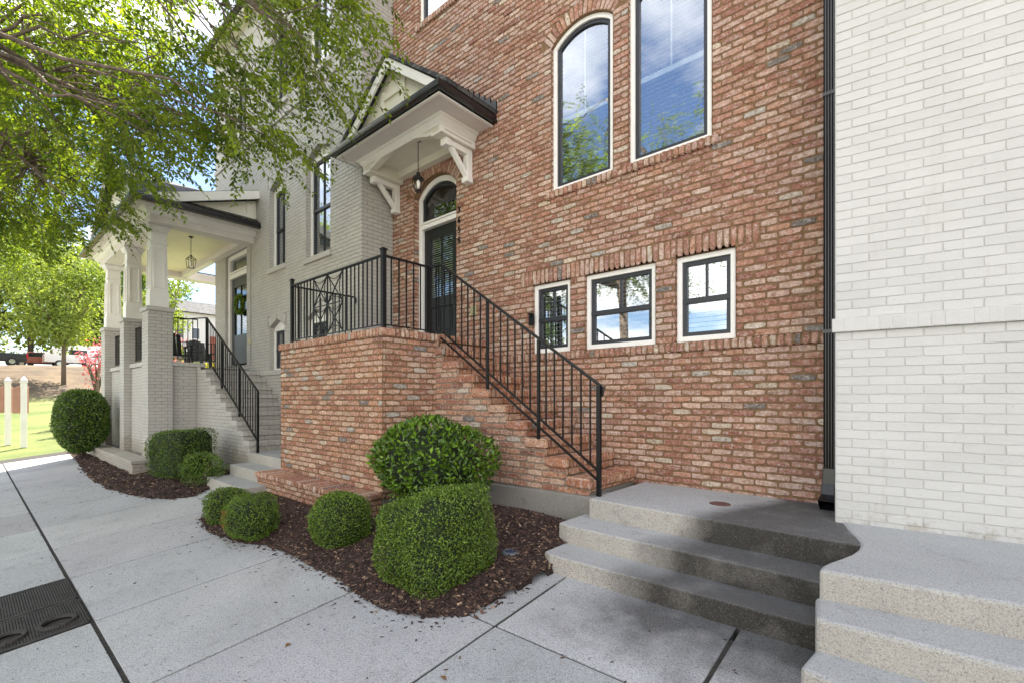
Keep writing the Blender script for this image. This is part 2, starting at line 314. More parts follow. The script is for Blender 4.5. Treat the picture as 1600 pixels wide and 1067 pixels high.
# ------------------------------------------------------------------ brick builder
PAL_RED=np.array([(.40,.20,.145),(.45,.265,.205),(.37,.19,.14),(.50,.34,.27),(.43,.235,.17),(.33,.155,.115),(.48,.31,.25),(.44,.24,.165),(.53,.37,.30)])
PAL_ODD=np.array([(.50,.44,.38),(.40,.38,.36),(.20,.19,.19),(.55,.47,.40),(.26,.12,.09)])
def colors(n,rg,odd=.10,pal=PAL_RED):
    c=pal[rg.integers(0,len(pal),n)]*rg.uniform(.88,1.1,(n,1))*np.array([.96,1.02,1.10])
    k=rg.random(n)<odd; c[k]=PAL_ODD[rg.integers(0,len(PAL_ODD),k.sum())]*rg.uniform(.85,1.1,(k.sum(),1)); return c
class Wall:
    """bricks laid in local planes, each brick its own chipped, chamfered block over recessed mortar"""
    def __init__(s,seed=1,odd=.10,paint=False,mort=.0135,depth=.016,proud=.0095,jit=1.,pal=PAL_RED):
        s.rg=np.random.default_rng(seed); s.V=[];s.F4=[];s.F3=[];s.C=[];s.n=0;s.mv=[];s.mf=[]
        s.odd=odd;s.paint=paint;s.mort=mort;s.depth=depth;s.proud=proud;s.jit=jit;s.pal=pal
    def bricks(s,O,U,V,Nn,rects):
        # rects (cu,cv,hu,hv,ang)
        r=np.array(rects,float); n=len(r)
        if n==0: return
        rg=s.rg;O,U,V,Nn=[np.array(a,float) for a in (O,U,V,Nn)]
        hu=r[:,2]-s.mort/2; hv=r[:,3]-s.mort/2
        g=np.array([(-1,-1),(0,-1),(1,-1),(1,0),(1,1),(0,1),(-1,1),(-1,0)],float)
        corner=np.array([1,0,1,0,1,0,1,0.])
        J=s.jit
        out=np.stack([g[None,:,0]*hu[:,None],g[None,:,1]*hv[:,None]],-1)
        pull=corner[None,:]*(.0012+rg.random((n,8))**2*.011)*J*(.25 if s.paint else 1)
        out-=g[None]*pull[...,None]
        out+=rg.normal(0,(.0007 if s.paint else .0016)*J,(n,8,2))
        ins=rg.uniform(.0025,.006,(n,8,1))*J*(.35 if s.paint else 1)
        inn=out-g[None]*np.minimum(ins,(np.minimum(hu,hv)*.45)[:,None,None])
        dbase=rg.normal(0,(.0007 if s.paint else .0018)*J,(n,1))
        q_=.3 if s.paint else 1
        zA=np.full((n,8),-s.depth); zB=-s.proud*.6+dbase+rg.normal(0,.0008*J*q_,(n,8)); zC=dbase+rg.normal(0,.0010*J*q_,(n,8))
        cen=inn.mean(1,keepdims=True); zc=dbase+rg.normal(0,.0012*J*q_,(n,1))
        P=np.concatenate([out,out,inn,cen],1); Z=np.concatenate([zA,zB,zC,zc],1)
        a=r[:,4][:,None]; ca,sa=np.cos(a),np.sin(a)
        u=r[:,0][:,None]+P[...,0]*ca-P[...,1]*sa; v=r[:,1][:,None]+P[...,0]*sa+P[...,1]*ca
        W3=O+u[...,None]*U+v[...,None]*V+Z[...,None]*Nn
        base=s.n+np.arange(n)[:,None]*25
        k=np.arange(8);k1=(k+1)%8
        f4=np.concatenate([np.stack([k,k1,8+k1,8+k],1),np.stack([8+k,8+k1,16+k1,16+k],1)])
        f3=np.stack([16+k,16+k1,np.full(8,24)],1)
        if np.cross(U,V)@Nn<0: f4=f4[:,::-1]; f3=f3[:,::-1]
        s.F4.append((base[:,None,:]+f4[None]).reshape(-1,4)); s.F3.append((base[:,None,:]+f3[None]).reshape(-1,3))
        s.V.append(W3.reshape(-1,3)); s.n+=n*25
        c=colors(n,rg,s.odd,s.pal) if not s.paint else np.ones((n,3))*rg.uniform(.96,1.03,(n,1))
        s.C.append(np.repeat(c,25,0))
    def quad(s,pts):
        s.mv.append(np.array(pts,float))
    def face(s,O,U,V,Nn,u0,u1,z0,z1,bl=.203,ch=.0677,openf=None,backf=None,off=0,bond=True):
        """running bond between u0..u1, z0..z1; openf(zlo,zhi)->list of blocked (a,b)"""
        O_,U_,V_,N_=[np.array(a,float) for a in (O,U,V,Nn)]
        nc=max(1,round((z1-z0)/ch)); ch=(z1-z0)/nc; rects=[]
        for i in range(nc):
            a=z0+i*ch; b=a+ch
            sp=[(u0,u1)]
            for (p,q) in (openf(a,b) if openf else []):
                ns=[]
                for (x,y) in sp:
                    if q<=x or p>=y: ns.append((x,y))
                    else:
                        if p>x: ns.append((x,p))
                        if q<y: ns.append((q,y))
                sp=ns
            o=(bl/2 if (i%2 and bond) else 0)+off
            for (x,y) in sp:
                if y-x<.02: continue
                cuts=[x]+[c for c in np.arange(math.floor((x-o)/bl)*bl+o,y+bl,bl) if x+.035<c<y-.035]+[y]
                for c0,c1 in zip(cuts,cuts[1:]): rects.append(((c0+c1)/2,(a+b)/2,(c1-c0)/2,ch/2,0))
        s.bricks(O,U,V,Nn,rects)
        backf=backf if backf is not None else openf
        # mortar backing in slices
        d=-s.proud*.85 if not s.paint else -s.proud
        step=ch/2; z=z0; last=None
        while z<z1-1e-6:
            zz=min(z+step,z1); sp=[(u0,u1)]
            for (p,q) in (backf(z,zz) if backf else []):
                ns=[]
                for (x,y) in sp:
                    if q<=x or p>=y: ns.append((x,y))
                    else:
                        if p>x: ns.append((x,p))
                        if q<y: ns.append((q,y))
                sp=ns
            if last and last[2]==sp: last[1]=zz
            else:
                if last: s._flush(last,O_,U_,V_,N_,d)
                last=[z,zz,sp]
            z=zz
        s._flush(last,O_,U_,V_,N_,d)
    def _flush(s,l,O,U,V,Nn,d):
        for (x,y) in l[2]:
            s.quad([O+U*x+V*l[0]+Nn*d,O+U*y+V*l[0]+Nn*d,O+U*y+V*l[1]+Nn*d,O+U*x+V*l[1]+Nn*d])
    def build(s,name,mb,mm,parent=None):
        V=np.concatenate(s.V) if s.V else np.zeros((0,3)); C=np.concatenate(s.C) if s.C else np.zeros((0,3))
        F4=np.concatenate(s.F4);F3=np.concatenate(s.F3); nb=len(V)
        if s.mv:
            mv=np.concatenate(s.mv); mf=np.arange(len(mv)).reshape(-1,4)+nb
            V=np.concatenate([V,mv]); C=np.concatenate([C,np.ones((len(mv),3))]); 
        else: mf=np.zeros((0,4),int)
        me=mesh_np(name,V,[F4,mf],F3)
        set_col(me,C)
        o=finish(me,name,[mb,mm],parent)
        mi=np.zeros(len(me.polygons),np.int32); mi[len(F4):len(F4)+len(mf)]=1; me.polygons.foreach_set('material_index',mi)
        return o
def mesh_np(name,V,quads,tris=None):
    q=np.concatenate(quads) if isinstance(quads,list) else quads
    tris=np.zeros((0,3),int) if tris is None else tris
    me=bpy.data.meshes.new(name); me.vertices.add(len(V)); me.vertices.foreach_set('co',np.asarray(V,np.float32).ravel())
    nl=len(q)*4+len(tris)*3; me.loops.add(nl); me.polygons.add(len(q)+len(tris))
    me.loops.foreach_set('vertex_index',np.concatenate([q.ravel(),tris.ravel()]).astype(np.int32))
    ls=np.concatenate([np.arange(len(q))*4,len(q)*4+np.arange(len(tris))*3]).astype(np.int32)
    me.polygons.foreach_set('loop_start',ls)
    me.polygons.foreach_set('use_smooth',np.zeros(len(me.polygons),bool))
    me.update(calc_edges=True); return me
def set_col(me,C):
    a=me.color_attributes.new('Col','FLOAT_COLOR','POINT')
    a.data.foreach_set('color',np.concatenate([C,np.ones((len(C),1))],1).astype(np.float32).ravel())
def FX(w,Y,**k): w.face((0,Y,0),(1,0,0),(0,0,1),(0,-1,0),**k)               # faces -Y, u = X
def FYp(w,X,**k): w.face((X,0,0),(0,1,0),(0,0,1),(1,0,0),**k)              # faces +X, u = Y
def FYm(w,X,**k): w.face((X,0,0),(0,1,0),(0,0,1),(-1,0,0),**k)             # faces -X
def solid(w,x0,x1,y0,y1,z0,z1,sides='fblrt',n=None,along='x',bw=.0677):
    """a rowlock / header course: all faces bricked, bw = brick pitch along the run"""
    k=max(1,round(((x1-x0) if along=='x' else (y1-y0))/bw)); 
    if along=='x':
        e=np.linspace(x0,x1,k+1); rf=[((a+b)/2,(z0+z1)/2,(b-a)/2,(z1-z0)/2,0) for a,b in zip(e,e[1:])]
        rt=[((a+b)/2,(y0+y1)/2,(b-a)/2,(y1-y0)/2,0) for a,b in zip(e,e[1:])]
        side=[((y0+y1)/2,(z0+z1)/2,(y1-y0)/2,(z1-z0)/2,0)]
        if 'f' in sides: w.bricks((0,y0,0),(1,0,0),(0,0,1),(0,-1,0),rf)
        if 't' in sides: w.bricks((0,0,z1),(1,0,0),(0,1,0),(0,0,1),rt)
        if 'b' in sides: w.bricks((0,0,z0),(1,0,0),(0,1,0),(0,0,-1),rt)
        if 'r' in sides: w.bricks((x1,0,0),(0,1,0),(0,0,1),(1,0,0),side)
        if 'l' in sides: w.bricks((x0,0,0),(0,1,0),(0,0,1),(-1,0,0),side)
    else:
        e=np.linspace(y0,y1,k+1); rf=[((a+b)/2,(z0+z1)/2,(b-a)/2,(z1-z0)/2,0) for a,b in zip(e,e[1:])]
        rt=[((x0+x1)/2,(a+b)/2,(x1-x0)/2,(b-a)/2,0) for a,b in zip(e,e[1:])]
        side=[((x0+x1)/2,(z0+z1)/2,(x1-x0)/2,(z1-z0)/2,0)]
        if 'r' in sides: w.bricks((x1,0,0),(0,1,0),(0,0,1),(1,0,0),rf)
        if 'l' in sides: w.bricks((x0,0,0),(0,1,0),(0,0,1),(-1,0,0),rf)
        if 't' in sides: w.bricks((0,0,z1),(1,0,0),(0,1,0),(0,0,1),rt)
        if 'f' in sides: w.bricks((0,y0,0),(1,0,0),(0,0,1),(0,-1,0),side)
        if 'b' in sides: w.bricks((0,0,z0),(1,0,0),(0,1,0),(0,0,-1),rt)
    e_=w.proud*.8
    X0,X1,Y0,Y1,Z0,Z1=x0+e_,x1-e_,y0+e_,y1-e_,z0+e_,z1-e_
    w.quad([(X0,Y0,Z0),(X1,Y0,Z0),(X1,Y0,Z1),(X0,Y0,Z1)]); w.quad([(X0,Y0,Z1),(X1,Y0,Z1),(X1,Y1,Z1),(X0,Y1,Z1)])
    w.quad([(X1,Y0,Z0),(X1,Y1,Z0),(X1,Y1,Z1),(X1,Y0,Z1)]); w.quad([(X0,Y1,Z0),(X0,Y0,Z0),(X0,Y0,Z1),(X0,Y1,Z1)])
    w.quad([(X0,Y1,Z0),(X1,Y1,Z0),(X1,Y0,Z0),(X0,Y0,Z0)]); w.quad([(X1,Y1,Z0),(X0,Y1,Z0),(X0,Y1,Z1),(X1,Y1,Z1)])
# openings -------------------------------------------------------------
def seg_top(x0,x1,spring,peak):
    """z of a segmental arch soffit above X"""
    c=(x0+x1)/2;h=(x1-x0)/2;r=peak-spring
    if r<=1e-6: return lambda x: spring
    Rr=(h*h+r*r)/(2*r)
    return lambda x: peak-Rr+math.sqrt(max(Rr*Rr-(x-c)**2,0))
class Opening:
    def __init__(s,x0,x1,z0,spring,peak=None,ring=.2,kind='arch'):
        s.x0,s.x1,s.z0,s.spring=x0,x1,z0,spring; s.peak=peak if peak else spring; s.ring=ring; s.kind=kind
        s.c=(x0+x1)/2;s.h=(x1-x0)/2
    def half(s,z,grow=0):
        h=s.h+0; 
        if z<=s.spring+ (0): return h
        r=s.peak-s.spring
        if s.kind=='gable':
            if z>=s.peak: return -1
            return h*(s.peak-z)/r
        if r<1e-6: return -1
        Rr=(h*h+r*r)/(2*r)+grow; zc=s.peak+grow-Rr
        if z>=s.peak+grow: return -1
        return min(math.sqrt(max(Rr*Rr-(z-zc)**2,0)),h+grow)
    def block(s,a,b,ring=True):
        m=(a+b)/2
        if b<=s.z0+.01: return None
        if ring and s.ring:
            if s.kind!='arch' or s.peak-s.spring<1e-6:
                top=s.peak+s.ring
                if m>s.peak+s.ring: return None
                if m<s.spring: h=s.h
                elif s.kind=='gable': h=s.h+.12 if m<s.spring+.25 else s.h*.75
                else: h=s.h+.10
            else:
                h=s.half(m,s.ring) if m>s.spring else s.h
                if h<0: return None
                if m>s.spring-.02: h=max(h,0)
        else:
            h=s.half(a)
            if h<0: return None
        return (s.c-h,s.c+h)
def openfs(ops):
    return (lambda a,b:[r for o in ops for r in [o.block(a,b)] if r]),(lambda a,b:[r for o in ops for r in [o.block(a,b,False)] if r])
def arch_ring(w,Y,o,ring=.2,bw=.0677):
    r=o.peak-o.spring;h=o.h
    if r<1e-6:
        k=round((2*h+.2)/bw); e=np.linspace(o.x0-.1,o.x1+.1,k+1)
        w.bricks((0,Y,0),(1,0,0),(0,0,1),(0,-1,0),[((a+b)/2,o.spring+ring/2,(b-a)/2,ring/2,0) for a,b in zip(e,e[1:])]); return
    Rr=(h*h+r*r)/(2*r); zc=o.peak-Rr; A=math.asin(min(1,h/Rr)); Rm=Rr+ring/2
    k=round(2*A*Rm/bw); e=np.linspace(-A,A,k+1)
    w.bricks((0,Y,0),(1,0,0),(0,0,1),(0,-1,0),[(o.c+Rm*math.sin((a+b)/2),zc+Rm*math.cos((a+b)/2),(b-a)/2*(Rm),ring/2,-(a+b)/2) for a,b in zip(e,e[1:])])
    pts=[(o.c+Rr*math.sin(t),zc+Rr*math.cos(t)) for t in np.linspace(-A,A,17)]
    d=w.proud*.9
    for (a,b) in zip(pts,pts[1:]):      # soffit strip and ring backing
        w.quad([(a[0],Y+.004,a[1]),(b[0],Y+.004,b[1]),(b[0],Y+.2,b[1]),(a[0],Y+.2,a[1])])
    po=[(o.c+(Rr+ring)*math.sin(t),zc+(Rr+ring)*math.cos(t)) for t in np.linspace(-A,A,17)]
    for a,b,c2,e2 in zip(pts,pts[1:],po[1:],po): w.quad([(a[0],Y+d*1.15,a[1]),(b[0],Y+d*1.15,b[1]),(c2[0],Y+d*1.15,c2[1]),(e2[0],Y+d*1.15,e2[1])])
def jambs(w,Y,o,dep,ztop=None):
    zt=ztop or o.spring
    w.face((o.x0,Y,0),(0,1,0),(0,0,1),(1,0,0),u0=0,u1=dep,z0=o.z0,z1=zt,bl=.3)
    w.face((o.x1,Y,0),(0,1,0),(0,0,1),(-1,0,0),u0=0,u1=dep,z0=o.z0,z1=zt,bl=.3)
    if o.peak-o.spring<1e-6: w.quad([(o.x0,Y,zt),(o.x1,Y,zt),(o.x1,Y+dep,zt),(o.x0,Y+dep,zt)])

# window thing: frame outline follows the opening head
def head_pts(x0,x1,z0,spring,peak,kind,n=14):
    if peak-spring<1e-6: return [(x0,z0),(x1,z0),(x1,spring),(x0,spring)]
    if kind=='gable': return [(x0,z0),(x1,z0),(x1,spring),((x0+x1)/2,peak),(x0,spring)]
    f=seg_top(x0,x1,spring,peak)
    return [(x0,z0),(x1,z0)]+[(x,f(x)) for x in np.linspace(x1,x0,n)]
def inset(pts,d):
    cx=sum(p[0] for p in pts)/len(pts); 
    n=len(pts);out=[]
    for i in range(n):
        p0,p1,p2=pts[i-1],pts[i],pts[(i+1)%n]
        e1=Vector((p1[0]-p0[0],p1[1]-p0[1])).normalized(); e2=Vector((p2[0]-p1[0],p2[1]-p1[1])).normalized()
        n1=Vector((-e1.y,e1.x)); n2=Vector((-e2.y,e2.x)); k=1+n1.dot(n2)
        v=(n1+n2)/max(k,.3)*d; out.append((p1[0]+v.x,p1[1]+v.y))
    return out
def ringmesh(mb,po,pi,y0,y1,mi=0):
    n=len(po); v=[(p[0],y0,p[1]) for p in po]+[(p[0],y0,p[1]) for p in pi]+[(p[0],y1,p[1]) for p in po]+[(p[0],y1,p[1]) for p in pi]
    f=[]
    for i in range(n):
        j=(i+1)%n
        f+=[(i,j,n+j,n+i),(2*n+j,2*n+i,3*n+i,3*n+j),(n+i,n+j,3*n+j,3*n+i),(j,i,2*n+i,2*n+j)]
    mb.add(v,f,mi)
def make_window(parent,Y,x0,x1,z0,spring,peak=None,kind='arch',trim=.055,dsash=.05,style='double',blind='open',gm='glass',name='window',zrect=None,label=None,muntin=True):
    """Y = plane of the trim face"""
    peak=peak or spring
    g=MB(); po=head_pts(x0,x1,z0,spring,peak,kind)
    if zrect:   # rectangular sash below a panelled head
        pi=[(x0+trim,z0+trim*.6),(x1-trim,z0+trim*.6),(x1-trim,zrect),(x0+trim,zrect)]
        ringmesh(g,[(x0,z0),(x1,z0),(x1,zrect+.03),(x0,zrect+.03)],[(x0+trim,z0+trim*.6),(x1-trim,z0+trim*.6),(x1-trim,zrect),(x0+trim,zrect)],Y,Y+.09)
        g.prism([(x0,zrect+.032),(x1,zrect+.032),(x1,spring),((x0+x1)/2,peak),(x0,spring)],'y',Y+.012,Y+.09)
    else:
        pi=inset(po,trim); ringmesh(g,po,pi,Y,Y+.09)
    fr=g.build(name,M['trim'],parent,bevel=.004)
    if label: fr['label']=label
    s=MB(); ps=inset(pi,.045); ringmesh(s,pi,ps,Y+.025,Y+.075)
    zt=max(p[1] for p in pi); zb=min(p[1] for p in pi)
    if style=='double':
        zm=(zb+zt)/2-.02 if peak-spring<.01 or zrect else (zb+zt)/2
        s.box(pi[0][0],pi[1][0],Y+.018,Y+.07,zm-.028,zm+.028)
        if muntin: s.box((x0+x1)/2-.011,(x0+x1)/2+.011,Y+.028,Y+.06,zm+.03,zt-(.02 if peak-spring<.01 or zrect else .02))
        if muntin=='both': s.box((x0+x1)/2-.011,(x0+x1)/2+.011,Y+.028,Y+.06,zb+.02,zm-.03)
    s.build('sash',M['sash'],fr,bevel=.003)
    if style=='storm':
        s=MB(); zm=(zb+zt)/2-.1; s.box(ps[0][0]-.01,ps[1][0]+.01,Y+.062,Y+.085,zm-.03,zm+.03); s.box((x0+x1)/2-.01,(x0+x1)/2+.01,Y+.064,Y+.08,zm+.03,zt-.02); s.build('inner_sash',M['blind'],fr)
    p=MB(); n=len(ps); p.add([(q[0],Y+.05,q[1]) for q in inset(pi,.03)],[tuple(range(n))]); p.build('pane',M[gm],fr)
    # blinds: real slats
    if blind:
        bl=MB(); pitch=.05; z=zb+.03; ang=R(-22)
        if blind=='closed': ang=R(66)
        if blind=='mid': ang=R(3)
        f=seg_top(pi[0][0],pi[1][0],spring-.03,peak-.03) if (peak-spring>.01 and not zrect and kind=='arch') else None
        while z<zt-.02:
            a,b2=ps[0][0]-.03,ps[1][0]+.03
            if f and z>spring-.05:
                if z>spring+.35*(peak-spring): break
            w2=.024; c,s_=math.cos(ang),math.sin(ang)
            bl.add([(a,Y+.12-w2*c,z-w2*s_),(b2,Y+.12-w2*c,z-w2*s_),(b2,Y+.12+w2*c,z+w2*s_),(a,Y+.12+w2*c,z+w2*s_)],[(0,1,2,3)])
            z+=pitch
        bl.build('blind',M['blind'],fr)
    q=MB(); x_a,x_b=x0-.1,x1+.1
    q.add([(x_a,Y+.095,z0-.05),(x_b,Y+.095,z0-.05),(x_b,Y+.095,peak+.05),(x_a,Y+.095,peak+.05),(x_a,Y+.9,z0-.05),(x_b,Y+.9,z0-.05),(x_b,Y+.9,peak+.05),(x_a,Y+.9,peak+.05)],
      [(4,5,6,7),(0,4,7,3),(1,2,6,5),(3,7,6,2),(0,1,5,4)]); q.build('dark_room',M['blinddk'],fr)
    return fr

# ------------------------------------------------------------------ terrain
P0=(-2.33,3.15)
def zg(x,y): return .00156*(-(x-P0[0]))*0+ -.00156*(x-P0[0]) + .10523*(y-P0[1])
def smooth(a,b,x): t=min(1,max(0,(x-a)/(b-a))); return t*t*(3-2*t)
def terr(x,y):
    yy=min(max(y,-2.2),3.2); b=zg(max(x,-20),yy)
    if y>3.2: b+= .12*smooth(3.2,8,y)
    if y<-2.2: b+=-.12
    k=-x
    if k>19: b+= .18*smooth(19,24,k)+ .95*smooth(24,40,k)+3.3*smooth(41,62,k)+ .5*smooth(80,140,k)
    if y>8 and k>12: b+=0
    return b
def grid(name,xs,ys,f,m,dz=0):
    X,Yg=np.meshgrid(xs,ys); Z=np.array([[f(a,b)+dz for a in xs] for b in ys]); V=np.stack([X,Yg,Z],-1).reshape(-1,3)
    nx=len(xs);ny=len(ys); i=np.arange(nx-1);j=np.arange(ny-1); I,Jj=np.meshgrid(i,j); a=(Jj*nx+I).ravel()
    me=mesh_np(name,V,np.stack([a,a+1,a+nx+1,a+nx],1)); return finish(me,name,m,None,smooth=True)
xs=np.concatenate([[-400,-200,-140,-110,-90,-80,-72],np.arange(-68,-17,1.5),np.arange(-17,8,1.),[10,14,20,40,80,200]])
ys=np.concatenate([[-200,-100,-60,-40,-25,-16,-12,-9,-7,-5,-3.5],np.arange(-2.4,3.3,.4),[3.4,4,5,6,8,10,14,18,24,32,45,60,100,200]])
tag(grid('ground',xs,ys,terr,M['grass'],-.06),kind='structure')
# street behind the camera; unseen far pavement kept pale to bounce light
g=MB(); g.add([(-19,-9.5,-.50),(40,-9.5,-.55),(40,-2.6,-.60),(-19,-2.6,-.55)],[(0,1,2,3)]); tag(g.build('street',M['asphalt']),kind='structure')
M['paving']=concrete('far_paving',(.48,.44,.38),.3)
g=MB(); g.add([(-30,-30,-.30),(40,-30,-.30),(40,-9.5,-.44),(-30,-9.5,-.40)],[(0,1,2,3)]); tag(g.build('far_pavement',M['paving']),kind='structure')
# side road seen on the left, beyond the lawn, and the parking terrace on the hill
g=MB(); zz=[terr(-34.5,0)+.03,terr(-38,0)+.03]
g.add([(-34.2,-12,zz[0]-.0),(-34.2,14,zz[0]),(-37.6,14,zz[1]),(-37.6,-12,zz[1])],[(0,1,2,3)]); tag(g.build('side_road',M['paving']),kind='structure')
# sidewalk slabs over a dirt bed
def slabs():
    g=MB(); eps=.0135
    xl=[-24.8+1.285*i for i in range(28)]
    xl=[x for x in (-4.71-1.285*16+1.285*i for i in range(30)) if x<9]
    bands=[(-2.45,.625),(.645,2.30)]
    for (a,b) in bands:
        for x0,x1 in zip(xl,xl[1:]):
            if a<.5:
                if x1>-6.05 and x0<-4.72 and True:
                    # tree grate opening x -6.0..-4.71, y -.9...62
                    if x0<-5.9 and x1<-5.9: pass
                    else:
                        for (c,d) in ((-2.45,-1.02),): add_slab(g,x0+eps,x1-eps,c,d)
                        continue
            if x0<-18.5: continue
            add_slab(g,x0+eps*.8,x1-eps*.8,a,b-.008)
    # beyond the front joint: apron before the steps and the neighbour's walk
    for x0,x1 in zip(xl,xl[1:]):
        if x0>-3.6 : add_slab(g,x0+eps,x1-eps,2.31,4.9)
    add_slab(g,-9.3,-6.9,2.31,3.4)
    return g
def add_slab(g,x0,x1,y0,y1):
    n=4; ys_=[y0+(y1-y0)*i/n for i in range(n+1)]
    h=.02
    v=[];f=[]
    for y in ys_:
        for x in (x0,x1): v.append((x,y,zg(x,y)+h))
    for y in ys_:
        for x in (x0,x1): v.append((x,y,zg(x,y)-.03))
    for i in range(n):
        f.append((2*i,2*i+1,2*i+3,2*i+2))
    b=2*(n+1)
    f+= [(2*i+1,b+2*i+1,b+2*i+3,2*i+3) for i in range(n)]+[(b+2*i,2*i,2*i+2,b+2*i+2) for i in range(n)]+[(0,b,b+1,1),(2*n+1,b+2*n+1,b+2*n,2*n)]
    g.add(v,f)
sg_=slabs(); walk=sg_.build('sidewalk',M['walk'],bevel=.003)
nsl=len(sg_.v)//20; set_col(walk.data,np.repeat(np.repeat(rng.uniform(.90,1.06,(nsl,1)),3,1)*rng.uniform(.985,1.015,(nsl,3)),20,0)); tag(walk,kind='structure')
bed=grid('sidewalk_bed',np.arange(-18.6,9.2,.9),np.arange(-2.5,3.3,.5),zg,M['joint'],.009); tag(bed,kind='structure')
for i in range(0): pass

# ------------------------------------------------------------------ brick townhouse
YB=4.98
bh=empty('brick_townhouse',(-3.9,YB,.5),'tall red brick townhouse in the middle with arched windows and a black front door','house')
o1=Opening(-3.935,-3.345,2.03,2.93); o2=Opening(-3.12,-2.222,2.03,2.93); o3=Opening(-1.99,-1.392,2.03,2.93)
t1=Opening(-3.63,-2.745,4.10,5.96,6.14); t2=Opening(-2.54,-1.62,4.10,6.02,6.22); dr=Opening(-6.50,-5.455,2.26,4.80,5.05)
up1=Opening(-6.37,-5.45,7.66,9.2); up2=Opening(-3.9,-2.95,7.66,9.2); up3=Opening(-2.5,-1.55,7.66,9.2)
ops=[o1,o2,o3,t1,t2,dr,up1,up2,up3]
w=Wall(3,.085)
of,bf=openfs(ops)
def of2(a,b):
    r=of(a,b)
    if a<2.03 and b>1.925: r=r+[(-99,99)]
    m=(a+b)/2
    if 2.93<m<3.13: r=r+[(-4.15,-1.17)]
    return r
FX(w,YB,u0=-7.12,u1=-.62,z0=.46,z1=1.925,openf=of,backf=bf)
FX(w,YB,u0=-7.12,u1=-.62,z0=2.025,z1=2.93,openf=of,backf=bf)
FX(w,YB,u0=-7.12,u1=-.62,z0=2.93,z1=3.13,openf=lambda a,b:of(a,b)+[(-4.15,-1.17)],backf=bf)
FX(w,YB,u0=-7.12,u1=-.62,z0=3.13,z1=10.6,openf=of,backf=bf)
for o in ops[:3]: jambs(w,YB,o,.06)
for o in (t1,t2): arch_ring(w,YB,o,.2); jambs(w,YB,o,.07)
arch_ring(w,YB,dr,.2); jambs(w,YB,dr,.2)
for o in ops[6:]: arch_ring(w,YB,o,.2); jambs(w,YB,o,.07)
e=np.linspace(-4.15,-1.17,45); w.bricks((0,YB,0),(1,0,0),(0,0,1),(0,-1,0),[((a+b)/2,3.03,(b-a)/2,.1,0) for a,b in zip(e,e[1:])])
w.build('wall',M['brick'],M['mortar'],bh)
g=MB(); g.box(-7.1,-.64,YB+.35,YB+.6,.3,10.6); g.build('inner_wall',M['blinddk'],bh)
w=Wall(4,.06)
for (a,b) in ((-7.1,-.62),): solid(w,a,b,YB-.022,YB+.05,1.925,2.025,'fbt')
w.build('brick_band',M['brick'],M['mortar'],bh)
for o in (t1,t2,up1,up2,up3):
    w=Wall(int(abs(o.x0)*10),.08); solid(w,o.x0-.07,o.x1+.07,YB-.035,YB+.06,o.z0-.10,o.z0,'fbtrl'); w.build('window_sill',M['brick'],M['mortar'],bh)
make_window(bh,YB+.035,o1.x0,o1.x1,2.03,2.93,blind='open',label='small sash window with dark glass beside the stair railing')
make_window(bh,YB+.035,o2.x0,o2.x1,2.03,2.93,blind='open',label='wide sash window reflecting a tree and clouds')
make_window(bh,YB+.035,o3.x0,o3.x1,2.03,2.93,blind='closed',label='small sash window with a closed pale blind')
for o in (t1,t2): make_window(bh,YB+.04,o.x0,o.x1,4.10,o.spring,o.peak,blind='mid',style='storm',gm='glass_hi')
for o in (up1,up2,up3): make_window(bh,YB+.04,o.x0,o.x1,7.66,9.2,blind='open')
# door with arched transom
Yd=YB+.10; x0,x1=dr.x0,dr.x1
g=MB(); po=head_pts(x0,x1,2.26,4.80,5.05,'arch'); pi=head_pts(x0+.085,x1-.085,2.26,4.77,4.965,'arch'); ringmesh(g,po,pi,Yd,Yd+.10)
g.box(x0+.085,x1-.085,Yd-.012,Yd+.10,4.27,4.34); g.box(x0+.085,x1-.085,Yd-.03,Yd+.02,4.345,4.375)
g.box(x0-.0,x1,Yd-.10,Yd+.12,2.262,2.30)
df=g.build('door_frame',M['trim'],bh,bevel=.006)
g=MB(); a=head_pts(x0+.085,x1-.085,4.375,4.77,4.965,'arch'); ringmesh(g,a,inset(a,.05),Yd+.03,Yd+.08); g.build('transom_sash',M['sash'],df,bevel=.003)
g=MB(); q=inset(a,.03); g.add([(p_[0],Yd+.055,p_[1]) for p_ in q],[tuple(range(len(q)))]); g.build('transom_pane',M['glass_lo'],df)
g=MB(); L,Rr_=x0+.095,x1-.095; yb=Yd+.05
g.box(L,L+.15,yb,yb+.045,2.31,4.26); g.box(Rr_-.15,Rr_,yb,yb+.045,2.31,4.26); g.box(L+.15,Rr_-.15,yb,yb+.045,4.08,4.26); g.box(L+.15,Rr_-.15,yb,yb+.045,2.31,2.50); g.box(L+.15,Rr_-.15,yb,yb+.045,2.93,3.10)
g.box(L+.15,Rr_-.15,yb+.018,yb+.035,2.50,2.93)
for a_,b_ in ((L+.175,(L+Rr_)/2-.03),((L+Rr_)/2+.03,Rr_-.175)): g.box(a_,b_,yb+.004,yb+.03,2.54,2.89)
g.box((L+Rr_)/2-.012,(L+Rr_)/2+.012,yb+.004,yb+.03,3.10,4.08)
dd=g.build('door',M['door'],bh,bevel=.006)
g=MB(); g.add([(L+.14,yb+.02,3.09),(Rr_-.14,yb+.02,3.09),(Rr_-.14,yb+.02,4.09),(L+.14,yb+.02,4.09)],[(0,1,2,3)]); g.build('pane',M['glass_lo'],dd)
g=MB(); z=3.12
while z<4.07: g.add([(L+.15,yb+.045,z),(Rr_-.15,yb+.045,z),(Rr_-.15,yb+.075,z+.022),(L+.15,yb+.075,z+.022)],[(0,1,2,3)]); z+=.036
g.build('blind',M['blind'],dd)
